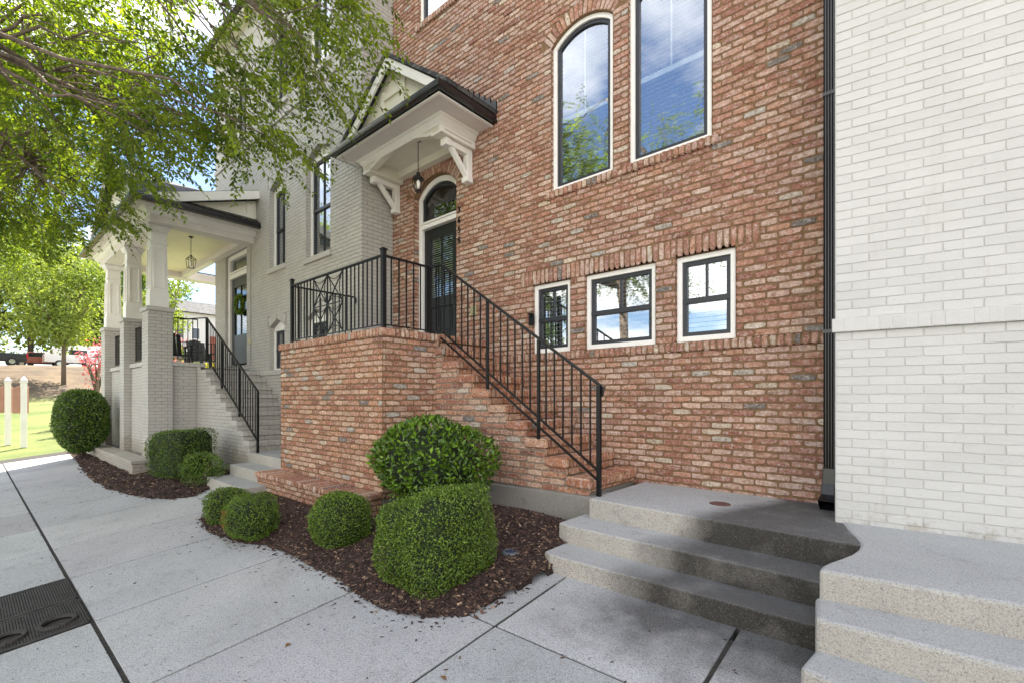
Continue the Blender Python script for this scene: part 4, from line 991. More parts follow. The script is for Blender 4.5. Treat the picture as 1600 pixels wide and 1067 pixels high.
# porch stair (painted brick)
GZ=[.49+.171*k for k in range(1,10)]; GX=[-8.92-.285*k for k in range(9)]
gs=empty('porch_stair',(-10.2,3.3,.4),'grey painted brick stair climbing to the left porch','stairs')
w=Wall(60,0,**GP)
def so2(a,b):
    m=(a+b)/2
    for k in range(9):
        if m<GZ[k]: return [(GX[k]-.02,99)]
    return [(-11.6,99)]
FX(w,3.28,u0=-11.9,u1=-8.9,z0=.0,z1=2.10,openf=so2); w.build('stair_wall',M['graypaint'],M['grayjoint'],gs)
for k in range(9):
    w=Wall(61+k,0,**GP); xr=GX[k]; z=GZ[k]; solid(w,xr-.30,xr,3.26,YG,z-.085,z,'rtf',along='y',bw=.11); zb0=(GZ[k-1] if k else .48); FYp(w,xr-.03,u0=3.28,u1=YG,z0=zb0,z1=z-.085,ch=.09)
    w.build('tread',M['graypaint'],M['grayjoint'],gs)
g=MB()
for k in range(9): g.box(-11.85,GX[k]-.04,3.30,YG,(GZ[k-1]-.02 if k else .2),GZ[k]-.05)
g.build('stair_core',M['found'],gs)
ls=empty('concrete_steps',(-8,3,0),'pale concrete steps at the foot of the grey stair, left of the brick stoop','steps')
g=MB(); g.prism([(-8.95,3.24),(-7.3,3.24),(-7.3,4.34),(-8.95,4.34)],'z',.0,.488); g.build('landing',M['steps2'],ls,bevel=.01)
g=MB(); g.prism([(-8.80,2.92),(-7.3,2.92),(-7.3,3.4),(-8.80,3.4)],'z',-.1,.325); g.build('step',M['steps2'],ls,bevel=.01)
g=MB(); g.prism([(-8.80,2.58),(-7.3,2.58),(-7.3,3.1),(-8.80,3.1)],'z',-.1,.15); g.build('step',M['steps2'],ls,bevel=.01)

# ------------------------------------------------------------------ iron railings
def railing(name,loc,label): return empty(name,loc,label,'railing')
def bal(mb_parent,p0,p1,wd=.014,name='baluster'):
    g=MB(); g.bar(p0,p1,wd); return g.build(name,M['iron'],mb_parent)
def post(parent,x,y,z0,z1,wd=.045,cap=True):
    g=MB(); g.box(x-wd/2,x+wd/2,y-wd/2,y+wd/2,z0,z1)
    if cap: g.box(x-wd*.68,x+wd*.68,y-wd*.68,y+wd*.68,z1,z1+.018); g.box(x-wd*.4,x+wd*.4,y-wd*.4,y+wd*.4,z1+.018,z1+.03)
    return g.build('post',M['iron'],parent,bevel=.002)
ra=railing('iron_railing',(-5.5,3.3,2.26),'black wrought iron railing with a spider web panel on top of the brick stoop')
RY=3.26; XR_,XL_=-4.84,-7.24; RT,RB=3.13,2.31
post(ra,XR_,RY,2.262,3.19,.052); post(ra,XL_,RY,2.262,3.21,.045)
for z,h in ((RT,.022),(RB,.014)):
    g=MB(); g.bar((XL_,RY,z),(XR_,RY,z),.034 if z==RT else .016,h); g.build('top_rail' if z==RT else 'bottom_rail',M['iron'],ra)
    g=MB(); g.bar((XR_,RY+.026,z-.004),(XR_,3.93,z-.004),.034 if z==RT else .016,h); g.build('top_rail' if z==RT else 'bottom_rail',M['iron'],ra)
    g=MB(); g.bar((XL_,RY+.026,z-.004),(XL_,4.30,z-.004),.034 if z==RT else .016,h); g.build('top_rail' if z==RT else 'bottom_rail',M['iron'],ra)
g=MB(); g.tube([(XL_,4.30,RT-.0),(XL_,4.335,RT-.02),(XL_,4.33,RT-.10),(XL_,4.30,RT-.11)],.012,6); g.build('scroll',M['iron'],ra)
for x in (-7.134,-7.036,-6.949,-6.846,-6.754,-6.657,-6.56,-6.36,-6.167,-5.965,-5.767,-5.671,-5.567,-5.475,-5.381,-5.283,-5.187,-5.082,-4.97): 
    if x in(-6.36,-5.965): bal(ra,(x,RY,RB),(x,RY,RB+.52))
    else: bal(ra,(x,RY,RB),(x,RY,RT), .02 if x in (-7.036,-5.671) else .014)
for k in range(6): y=RY+.11+.11*k; bal(ra,(XR_,y,RB),(XR_,y,RT-.004))
for k in range(9): y=RY+.11+.11*k; bal(ra,(XL_,y,RB),(XL_,y,RT-.004))
# web panel: 2 x 2 cells, crossed diagonals and inward arcs
g=MB(); xs3=(-6.56,-6.167,-5.767); zs3=(RB+.01,(RB+RT)/2-.01,RT-.01)
def arc(a,b,sx,sz,n=9):
    return [(a[0]+(b[0]-a[0])*t+sx*4*t*(1-t),RY,a[1]+(b[1]-a[1])*t+sz*4*t*(1-t)) for t in [i/(n-1) for i in range(n)]]
for i in range(2):
    for j in range(2):
        xa,xb,za,zb_=xs3[i],xs3[i+1],zs3[j],zs3[j+1]
        g.bar((xa,RY,za),(xb,RY,zb_),.011); g.bar((xa,RY-.003,zb_),(xb,RY-.003,za),.011)
        q=.085
        for A,B,sx,sz in (((xa,za),(xb,za),0,q),((xa,zb_),(xb,zb_),0,-q),((xa,za),(xa,zb_),q,0),((xb,za),(xb,zb_),-q,0)): g.tube(arc(A,B,sx,sz),.0062,5)
g.bar((xs3[0],RY,zs3[1]),(xs3[2],RY,zs3[1]),.012); g.build('web_panel',M['iron'],ra)
post(ra,XR_,3.95,2.262,3.12,.038,False)
# stair rail
sr=railing('stair_railing',(-3.5,4.0,.5),'black iron handrail sloping down the brick stair to a newel post')
sl_=(3.14-1.555)/(4.66-2.337)
RYs=3.995
def rz(x,z0=1.555): return z0+(-2.337-x)*sl_
g=MB(); g.bar((XR_+.01,3.95,3.125),(-4.66,RYs,3.14),.034,.022); g.bar((-4.66,RYs,3.14),(-2.33,RYs,1.555),.036,.022); g.tube([(-2.335,RYs,1.555),(-2.30,RYs,1.535),(-2.31,RYs,1.47),(-2.33,RYs,1.45)],.013,6); g.build('handrail',M['iron'],sr)
for dz in (-.80,-.895):
    g=MB(); g.bar((-4.66,RYs,3.14+dz-.04),(-2.35,RYs,rz(-2.35)+dz-.03),.028,.016); g.build('bottom_rail',M['iron'],sr)
post(sr,-2.337,RYs-.02,.49,1.555,.040,False)
for x in (-3.081,-3.835): post(sr,x,RYs,NZ[0]+ (int((-2.44-x)/.273))*.18,rz(x)-.01,.030,False)
x=-2.337-.108
while x>-4.72:
    if min(abs(x+3.081),abs(x+3.835))>.03: bal(sr,(x,RYs,rz(x)-.83),(x,RYs,rz(x)-.005))
    x-=.1075
bal(sr,(-4.73,RYs-.02,2.30),(-4.73,RYs-.02,3.13))
g=MB(); g.box(-3.99,-3.91,YB-.03,YB-.001,2.40,2.56); g.prism([(-3.99,2.56),(-3.91,2.56),(-3.93,2.50)],'y',YB-.07,YB-.03); tag(g.build('wall_light',M['iron'],None,bevel=.004),'small black wall light on the brick behind the stair handrail','light')
g=MB(); g.box(-5.10,-4.99,YB-.035,YB-.001,2.66,2.80); g.box(-5.085,-5.005,YB-.045,YB-.034,2.68,2.78); tag(g.build('outlet_box',simple('tan_box',(.33,.30,.16),.6,nscale=20,namp=.3),None,bevel=.004),'small weathered tan outlet box on the brick behind the stair railing','outlet')
# grey stair rail
gr=railing('stair_railing',(-10,3.3,.5),'black iron railing on the grey painted stair to the left porch')
gsl=(3.10-1.545)/(11.297-8.66)
gz=lambda x: 1.545+(-8.66-x)*gsl
g=MB(); g.bar((-11.297,3.31,3.10),(-8.65,3.31,1.545),.034,.022); g.tube([(-8.655,3.31,1.545),(-8.62,3.31,1.52),(-8.64,3.31,1.44)],.013,6); g.build('handrail',M['iron'],gr)
g=MB(); g.bar((-11.297,3.31,2.28),(-8.67,3.31,.70),.026,.018); g.build('bottom_rail',M['iron'],gr)
for x in (-8.66,-9.5,-10.4,-11.297): post(gr,x,3.31,.49 if x>-9 else (gz(x)-.95 if x>-11 else 2.2),gz(x),.036,False)
x=-8.77
while x>-11.25:
    if min(abs(x+9.5),abs(x+10.4))>.04: bal(gr,(x,3.31,gz(x)-.83),(x,3.31,gz(x)-.01))
    x-=.11
g=MB(); g.bar((-11.30,3.31,3.10),(-11.95,3.0,3.10),.03,.02); g.build('handrail',M['iron'],gr)
# porch guard rails
pr_=railing('porch_railing',(-12,2.9,2.2),'black iron guard railing between the piers of the left porch')
def guard(p0,p1,z0,z1,n,web=False):
    g=MB(); a=Vector(p0);b=Vector(p1)
    g.bar((*a,z1),(*b,z1),.03,.02); g.build('top_rail',M['iron'],pr_); g=MB(); g.bar((*a,z0),(*b,z0),.016,.014); g.build('bottom_rail',M['iron'],pr_)
    for k in range(n+1):
        p=a+(b-a)*k/n; bal(pr_,(p.x,p.y,z0),(p.x,p.y,z1))
guard((-11.88,2.86),(-11.88,3.31),2.26,3.12,5)
guard((-16.28,PY+.22),(-14.44,PY+.22),2.30,3.05,16); guard((-14.0,PY+.22),(-12.3,PY+.22),2.30,3.05,15)
guard((-16.65,PY+.4),(-16.65,5.4),2.25,3.1,26); guard((-16.6,5.42),(-14.3,5.42),2.25,3.1,20)
# downspout
ds=empty('downspout',(-.60,4.85,.6),'black ribbed downspout running down beside the white wall','downspout')
g=MB(); cx,cy,hw,hd=-.598,4.86,.040,.035
prof=[]
for i in range(13):
    u=-hw+2*hw*i/12; prof.append((cx+u,cy-hd+(.005 if i%3==1 else 0)))
prof+= [(cx+hw,cy+hd),(cx-hw,cy+hd)]
g.prism(prof,'z',.80,10.4); g.build('pipe',M['black'],ds)
for z in (1.99,4.02):
    g=MB(); g.box(cx-hw-.004,cx+hw+.004,cy-hd-.005,cy+hd+.05,z,z+.03); g.build('strap',M['black'],ds)
g=MB(); pts=[(cy,.84),(cy-.01,.70),(cy-.06,.60),(cy-.15,.535)]
rings=[]
for i,((y,z),an) in enumerate(zip(pts,(0,12,38,62))):
    c_,s_=math.cos(R(an)),math.sin(R(an)); hh=.038 if i<3 else .046; k=hw+(.004 if i<3 else .010)
    rings.append([(cx-k-.004*i,y-hh*c_,z+hh*s_),(cx+k,y-hh*c_,z+hh*s_),(cx+k,y+hh*c_,z-hh*s_),(cx-k,y+hh*c_,z-hh*s_)])
v=[p for r_ in rings for p in r_]; f=[(0,1,2,3)]
for i in range(3):
    for k in range(4): f.append((4*i+k,4*i+(k+1)%4,4*i+4+(k+1)%4,4*i+4+k))
g.add(v,f); el=g.build('elbow',M['black'],ds,bevel=.004); sm_=el.modifiers.new('s','SOLIDIFY'); sm_.thickness=.002
# cleanout cover, uplight, grate
g=MB(); g.lathe([(.088,0),(.088,.004),(.08,.006),(.078,.003)],(-1.354,4.39,.498),28); g.lathe([(.012,.003),(.012,.008)],(-1.354,4.39,.498),8); tag(g.build('drain_cover',simple('rusty_cover',(.12,.06,.045),.7,nscale=30,namp=.4)),'round rusty drain cover set in the upper landing','drain cover')
ul=empty('ground_light',(-2.66,3.06,.10),'small round black ground light in the mulch beside the steps','light')
g=MB(); g.lathe([(.075,0),(.082,.03),(.075,.045),(.055,.048),(.05,.035)],(-2.66,3.06,.085),24); g.build('ring',simple('gray_ring',(.10,.11,.12),.5),ul,smooth=False)
g=MB(); g.lathe([(.05,.0),(.04,.006)],(-2.66,3.06,.123),20); g.build('lens',simple('lens',(.02,.05,.12),.08),ul)
gt=empty('tree_grate',(-5.3,-.2,-.28),'dark ribbed cast iron tree grate with round openings set in the pavement','grate')
def plate(x0,x1,y0,y1,holes):
    g=MB(); n=int((y1-y0)/.016)
    V=[];F=[]
    for i in range(n):
        ya=y0+(y1-y0)*i/n; yb=ya+.0125
        segs=[(x0+.03,x1-.03)]
        for (hx,hy,hr) in holes:
            dy_=abs((ya+yb)/2-hy)
            if dy_<hr:
                w_=math.sqrt(hr*hr-dy_*dy_); ns=[]
                for a,b in segs:
                    if hx-w_>a: ns.append((a,min(b,hx-w_)))
                    if hx+w_<b: ns.append((max(a,hx+w_),b))
                segs=[s_ for s_ in ns if s_[1]-s_[0]>.01]
        for a,b in segs:
            g.prism([(a,ya),(b,ya),(b,yb),(a,yb)],'z',-.006,0)
    for (a,b,c,d) in ((x0,x0+.03,y0,y1),(x1-.03,x1,y0,y1),(x0+.03,x1-.03,y0-.02,y0),(x0+.03,x1-.03,y1,y1+.01)): g.box(a,b,c,d,-.03,.002)
    for (hx,hy,hr) in holes:
        pts=[(hx+hr*math.cos(t),hy+hr*math.sin(t),0) for t in np.linspace(0,2*math.pi,25)]
        g.tube(pts,.018,6)
    g.v=[(x,y,z+zg(x,y)+.026) for x,y,z in g.v]; return g
iron_r=simple('cast_iron',(.035,.028,.024),.65,metal=.3,nscale=12,namp=.5)
plate(-5.345,-4.715,-.95,.61,[(-4.93,.46,.10),(-4.93,.19,.10),(-4.93,-.08,.10),(-4.93,-.35,.10)]).build('plate',iron_r,gt); plate(-6.02,-5.365,-.95,.61,[]).build('plate',iron_r,gt)
g=MB(); g.box(-6.03,-4.70,-1.0,.64,-.09,-.05); g.v=[(x,y,z+zg(x,y)) for x,y,z in g.v]; g.build('pit',M['joint'],gt)
for hy in (.46,.19,-.08,-.35):
    g=MB(); g.lathe([(.075,0),(.08,.012),(.04,.02)],(-4.93,hy,zg(-5,hy)-.025),20); g.build('light_well',simple('blue_lens',(.10,.22,.36),.15),gt)
# ------------------------------------------------------------------ mulch beds
def inpoly(x,y,poly):
    c=False; n=len(poly)
    for i in range(n):
        x0,y0=poly[i];x1,y1=poly[i-1]
        if (y0>y)!=(y1>y) and x<(x1-x0)*(y-y0)/(y1-y0)+x0: c=not c
    return c
bed1=[(-7.2,2.5),(-7.05,2.12),(-6.86,1.94),(-6.2,1.84),(-5.54,1.89),(-5.17,2.03),(-4.70,2.06),(-4.2,2.05),(-3.7,2.05),(-3.3,2.0),(-2.97,1.98),(-2.62,2.07),(-2.38,2.28),(-2.32,2.7),(-2.26,3.12),(-2.36,3.4),(-2.36,3.99),(-4.76,3.99),(-4.76,2.95),(-7.6,2.95)]
bed2=[(-19.5,2.3),(-18.6,1.95),(-17,1.85),(-15.46,1.78),(-13.6,1.66),(-12,1.58),(-10.6,1.60),(-9.62,1.71),(-8.9,1.87),(-8.54,2.02),(-8.35,2.3),(-8.75,2.7),(-8.78,3.27),(-11.9,3.27),(-11.9,2.35),(-18.3,2.35),(-19.5,3.2)]
def edge_d(x,y,poly):
    d=9
    for i in range(len(poly)):
        a=Vector(poly[i-1]);b=Vector(poly[i]);p=Vector((x,y)); t=max(0,min(1,(p-a).dot(b-a)/(b-a).length_squared)); d=min(d,(a+(b-a)*t-p).length)
    return d
def mz_(x,y,poly,front):
    f=edge_d(x,y,poly); h=.03+.05*min(1,f/.25)+.10*smooth(2.2,4.0,y)*(1 if poly is bed1 else .3)
    return zg(x,y)+h+.012*math.sin(x*5.1+y*3)*math.sin(y*4.3-x)
def bedmesh(poly):
    st_=.045 if poly is bed1 else .09; xs_=np.arange(min(p[0] for p in poly),max(p[0] for p in poly)+st_,st_); ys_=np.arange(min(p[1] for p in poly),max(p[1] for p in poly)+st_,st_)
    idx={};V=[];F=[]
    def vid(i,j):
        if (i,j) not in idx:
            x,y=xs_[0]+i*st_,ys_[0]+j*st_
            z=mz_(x,y,poly,None) if inpoly(x,y,poly) else zg(x,y)-.01
            idx[(i,j)]=len(V); V.append((x+rng.normal(0,.006),y+rng.normal(0,.006),z+rng.normal(0,.006)))
        return idx[(i,j)]
    for i in range(len(xs_)-1):
        for j in range(len(ys_)-1):
            if inpoly(xs_[0]+(i+.5)*st_,ys_[0]+(j+.5)*st_,poly): F.append((vid(i,j),vid(i+1,j),vid(i+1,j+1),vid(i,j+1)))
    return V,F
def np_boxes(P,D,Nn,l,wd,th):
    """oriented chips: centre P, direction D, normal N"""
    S_=np.cross(D,Nn); S_/=np.linalg.norm(S_,axis=1,keepdims=True)+1e-9; n=len(P)
    v=[]
    for a,b in ((-1,-1),(1,-1),(1,1),(-1,1)): v.append(P+D*(a*l/2)[:,None]+S_*(b*wd/2)[:,None]+Nn*(th/2)[:,None])
    for a,b in ((-1,-1),(1,-1),(1,1),(-1,1)): v.append(P+D*(a*l/2)[:,None]+S_*(b*wd/2)[:,None]-Nn*(th/2)[:,None])
    V=np.stack(v,1).reshape(-1,3); f=np.array([(0,1,2,3),(0,4,5,1),(1,5,6,2),(2,6,7,3),(3,7,4,0)])
    return V,(np.arange(n)[:,None,None]*8+f[None]).reshape(-1,4)
def unit(a): return a/(np.linalg.norm(a,axis=1,keepdims=True)+1e-9)
for poly,n,nm in ((bed1,34000,0),(bed2,12000,1)):
    V,F=bedmesh(poly)
    xs_=[p[0] for p in poly];ys_=[p[1] for p in poly]; pts=[]
    while len(pts)<n:
        x=rng.uniform(min(xs_),max(xs_));y=rng.uniform(min(ys_),max(ys_))
        if inpoly(x,y,poly): pts.append((x,y,mz_(x,y,poly,None)+.004))
        elif rng.random()<.06 and y<2.9 and edge_d(x,y,poly)<.07: pts.append((x,y,zg(x,y)+.025))
    P=np.array(pts); a=rng.uniform(0,2*math.pi,n); D=unit(np.stack([np.cos(a),np.sin(a),rng.normal(0,.35,n)],1)); Nn=unit(np.stack([rng.normal(0,.5,n),rng.normal(0,.5,n),np.ones(n)],1)); Nn=unit(Nn-D*(Nn*D).sum(1,keepdims=True))
    l=rng.uniform(.012,.045,n)*(1.3 if nm else 1); cv,cf=np_boxes(P,D,Nn,l,l*rng.uniform(.2,.5,n),rng.uniform(.002,.006,n))
    pal=np.array([(.018,.010,.008),(.035,.018,.013),(.055,.028,.020),(.025,.016,.013),(.075,.04,.028),(.04,.022,.017)]); c=pal[rng.integers(0,6,n)]*rng.uniform(.7,1.3,(n,1)); c*=1.5; k=rng.random(n)<.07; c[k]=np.array((.42,.28,.18))*rng.uniform(.5,1.1,(k.sum(),1))
    me=mesh_np('mulch',np.concatenate([np.array(V),cv]),[np.array(F),cf+len(V)]); set_col(me,np.concatenate([np.ones((len(V),3)),np.repeat(c,8,0)]))
    o=finish(me,'mulch',[M['mulch'],M['chip']]); mi=np.zeros(len(me.polygons),np.int32); mi[len(F):]=1; me.polygons.foreach_set('material_index',mi); tag(o,kind='stuff')
# ------------------------------------------------------------------ leaves
def leaves(P,D,Nn,L,Wd,col,fold=.25):
    n=len(P); Nn=unit(Nn-D*(Nn*D).sum(1,keepdims=True)); S_=np.cross(D,Nn)
    mid=P+D*(L*.48)[:,None]
    a=mid+S_*(Wd/2)[:,None]+Nn*(Wd*fold)[:,None]; b=mid-S_*(Wd/2)[:,None]+Nn*(Wd*fold)[:,None]; tip=P+D*L[:,None]-Nn*(L*.08)[:,None]
    V=np.stack([P,a,tip,b],1).reshape(-1,3); base=np.arange(n)*4
    T=np.concatenate([np.stack([base,base+1,base+2],1),np.stack([base,base+2,base+3],1)])
    C=np.repeat(np.repeat(col[:,None],3,1),4,0)
    return V,T,C
def leaf_obj(name,V,T,C,m,parent=None,smooth=False):
    me=mesh_np(name,V,np.zeros((0,4),int),T); set_col(me,C); return finish(me,name,m,parent)
def shrub(name,loc,r,n,leaf,m,label,group=None,shape=2.2,flat=0,tips=0,asp=.5,lump=.08,droop=0,core=.86,seed=1,cat='shrub',boxy=None,sparse=0,stem=True,dead=0,rot=0,tilt=0):
    rg=np.random.default_rng(seed); x,y,z=loc; e=empty(name,(x,y,z-r[2]),label,cat,group)
    d=unit(rg.normal(0,1,(n,3)))
    gaps=np.sin(d[:,0]*13+seed)*np.sin(d[:,1]*11+2*seed)*np.sin(d[:,2]*12+seed); d=d[(gaps<.45)|(rg.random(n)<.45)]; n=len(d)
    p=boxy if boxy else shape
    rad=(np.abs(d)**p).sum(1)**(-1/p)
    ph=rg.uniform(0,6,6)
    lum=1+lump*(np.sin(d[:,0]*5+ph[0])*np.sin(d[:,1]*4+ph[1])+.6*np.sin(d[:,2]*7+ph[2]+d[:,0]*4)+.4*np.sin(d[:,1]*11+ph[3])*np.sin(d[:,2]*9+ph[4]))
    dep=1-np.abs(rg.normal(0,.055,n))-(rg.random(n)<.2)*rg.uniform(0,.12,n)
    dep=dep+(rg.random(n)<.035)*rg.uniform(0,.14 if r[0]<.6 else .06,n)*(d[:,2]>-.3)
    Q=d*(rad*lum*dep)[:,None]*np.array(r)
    lo=Q[:,2]<-r[2]*.97
    c0,s0=math.cos(rot),math.sin(rot)
    def tr(A): return np.stack([A[:,0]*c0-A[:,1]*s0,A[:,0]*s0+A[:,1]*c0,A[:,2]],1)
    Q[:,2]+=tilt*Q[:,0]*np.clip(Q[:,2]/r[2],0,1)
    nrm=unit(d/np.array(r)); Dl=unit(nrm*.7+rg.normal(0,.75,(n,3))+np.array([0,0,.35])); Nl=unit(nrm+rg.normal(0,.5,(n,3)))
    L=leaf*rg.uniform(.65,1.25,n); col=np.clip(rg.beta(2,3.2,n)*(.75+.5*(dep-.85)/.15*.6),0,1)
    if tips:
        k=rg.random(n)<tips; k&=(nrm[:,2]>-.2); col[k]=rg.uniform(.8,1,k.sum())
    V,T,C=leaves(tr(Q)+np.array(loc),tr(Dl),tr(Nl),L,L*asp,col)
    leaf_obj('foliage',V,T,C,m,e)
    # dark hull: shade inside the foliage put into its colour
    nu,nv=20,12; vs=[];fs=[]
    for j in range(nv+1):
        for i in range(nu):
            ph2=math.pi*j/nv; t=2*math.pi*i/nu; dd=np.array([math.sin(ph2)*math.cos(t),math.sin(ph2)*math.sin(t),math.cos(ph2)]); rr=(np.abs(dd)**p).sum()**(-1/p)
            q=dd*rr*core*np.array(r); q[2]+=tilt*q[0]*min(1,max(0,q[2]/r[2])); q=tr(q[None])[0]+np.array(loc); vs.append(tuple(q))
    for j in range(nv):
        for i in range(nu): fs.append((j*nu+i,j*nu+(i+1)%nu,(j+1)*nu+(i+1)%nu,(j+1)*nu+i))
    if core>.3: g=MB(); g.add(vs,fs); g.build('shade_core',M['core'],e)
    if stem:
        g=MB()
        for k in range(5): 
            a=rg.uniform(0,6.28); g.tube([(x+.03*math.cos(a),y+.03*math.sin(a),z-r[2]-.12),(x+.25*r[0]*math.cos(a),y+.25*r[1]*math.sin(a),z-r[2]*.3),(x+.6*r[0]*math.cos(a),y+.6*r[1]*math.sin(a),z+r[2]*.3)],[.016,.01,.004],5)
        g.build('stems',M['twig'],e)
    if dead:
        k=dead; an=rg.uniform(0,6.28,k); P=np.stack([x+r[0]*(-.35+.3*rg.random(k)),y-r[1]*(.93+.15*rg.random(k)),z+r[2]*rg.uniform(-.3,.4,k)],1)
        V,T,C=leaves(P,unit(rg.normal(0,1,(k,3))),unit(rg.normal(0,1,(k,3))),np.full(k,leaf*1.3),np.full(k,leaf*.7),rg.random(k)); leaf_obj('dead_leaves',V,T,C,M['dead'],e)
    return e
shrub('leafy_shrub',(-4.0,3.30,.76),(.73,.50,.46),4800,.062,M['holly'],'large glossy leafy shrub with bright new tips against the brick stoop',tips=.05,asp=.52,lump=.09,shape=2.1,core=.78,seed=3)
shrub('boxwood',(-2.98,2.50,.30),(.40,.38,.39),30000,.0195,M['box'],'largest clipped boxwood, flat topped, closest to the camera in the mulch bed','clipped boxwoods in the mulch bed',boxy=3.8,asp=.6,lump=.06,core=.88,tips=.08,seed=4,tilt=.26)
shrub('boxwood',(-4.42,2.47,.205),(.27,.26,.275),11500,.020,M['box'],'round clipped boxwood ball in front of the brick plinth','clipped boxwoods in the mulch bed',boxy=2.7,asp=.6,lump=.04,core=.9,tips=.10,seed=5)
shrub('boxwood',(-5.50,2.04,.15),(.29,.25,.23),7800,.020,M['box'],'low boxwood with a patch of brown dead leaves at the bed edge','clipped boxwoods in the mulch bed',boxy=2.6,asp=.6,lump=.10,core=.86,seed=6,dead=160)
shrub('boxwood',(-6.40,2.10,.12),(.24,.24,.21),6400,.020,M['box'],'low dark boxwood leftmost of the mulch bed beside the walk','clipped boxwoods in the mulch bed',boxy=2.8,asp=.6,lump=.06,core=.88,seed=7)
shrub('clipped_hedge',(-9.95,2.52,.46),(.56,.36,.40),13000,.026,M['hedge'],'boxy clipped hedge in front of the grey stair','hedges by the grey porch',boxy=8,asp=.6,lump=.03,core=.92,seed=8,tips=.05,rot=.2,tilt=.12)
shrub('straggly_shrub',(-8.95,2.55,.28),(.40,.30,.24),3000,.03,M['hedge'],'small straggly shrub with bare brown twigs beside the boxy hedge',boxy=2,asp=.5,lump=.16,core=.2,seed=9,tips=.2)
shrub('round_shrub',(-15.55,1.88,.88),(.68,.50,.75),13000,.05,M['hedge'],'big round dark green shrub at the left end of the grey porch',boxy=2.5,asp=.6,lump=.05,core=.92,seed=10)
# bare twigs in the straggly shrub
# ------------------------------------------------------------------ street tree overhead
def tree_leaves(centers,rad,twigs,axis,rg,leaf=.08,tw=.42,step=.028,density=None,droop=.35):
    cs_=[];ts=[]
    Cn=np.array(centers); n=len(Cn)*twigs
    ci=np.repeat(np.arange(len(Cn)),twigs); r=rad if np.isscalar(rad) else np.array(rad)[ci]
    off=unit(rg.normal(0,1,(n,3)))*(rg.random((n,1))**.5)*np.array([1,1,.6])*(r if np.isscalar(r) else r[:,None])
    P=Cn[ci]+off
    out=P-np.array(axis); out[:,2]*=.2; D=unit(unit(out)*.7+unit(off)*.6+rg.normal(0,.35,(n,3))+np.array([0,0,-droop])*rg.uniform(0,1.5,(n,1)))
    Lt=tw*rg.uniform(.5,1.3,n); m=int(tw/step)
    side=unit(np.cross(D,np.array([0,0,1.])+rg.normal(0,.35,(n,3))))
    up=np.cross(side,D)
    t=(np.arange(m)+.6)/m
    LP=P[:,None]+D[:,None]*(Lt[:,None]*t)[...,None]; LP[...,2]-=(Lt[:,None]*t)**2*.35
    sg=np.where(np.arange(m)%2,1,-1)[None,:,None]
    LD=D[:,None]*.65+side[:,None]*sg*.8+rg.normal(0,.22,(n,m,3)); LD[...,2]-=.25
    LP=LP.reshape(-1,3);LD=unit(LD.reshape(-1,3)); LN=unit(np.repeat(up,m,0)+rg.normal(0,.35,(n*m,3)))
    keep=rg.random(n*m)<.9
    L=leaf*rg.uniform(.7,1.2,n*m); col=np.clip(np.repeat(rg.random(n)*.5,m)+rg.random(n*m)*.4,0,1)
    V,T,C=leaves(LP[keep],LD[keep],LN[keep],L[keep],L[keep]*.46,col[keep],.12)
    # twigs
    e=P+D*Lt[:,None]; e[:,2]-=Lt**2*.35; s0=P-D*.12
    tv=[];w_=.0022
    for A in (s0,e):
        for a in range(3):
            an=a*2.09; tv.append(A+side*(math.cos(an)*w_)+up*(math.sin(an)*w_))
    TV=np.stack(tv,1).reshape(-1,3); b=np.arange(n)[:,None,None]*6; TF=(b+np.array([(0,1,4,3),(1,2,5,4),(2,0,3,5)])[None]).reshape(-1,4)
    return (V,T,C),(TV,TF)
def wander(a,b,rg,n=7,amp=.12,sag=0):
    a=np.array(a,float);b=np.array(b,float); L=np.linalg.norm(b-a); k=rg.normal(0,amp*L*.25,(n+1,3)).cumsum(0)*.5
    t=np.linspace(0,1,n+1)[:,None]; k=k-k[0]*(1-t)-k[-1]*t
    p=a+(b-a)*t+k*np.sin(t*math.pi); p[:,2]+=np.sin(t[:,0]*math.pi)*sag*L; return [tuple(q) for q in p]
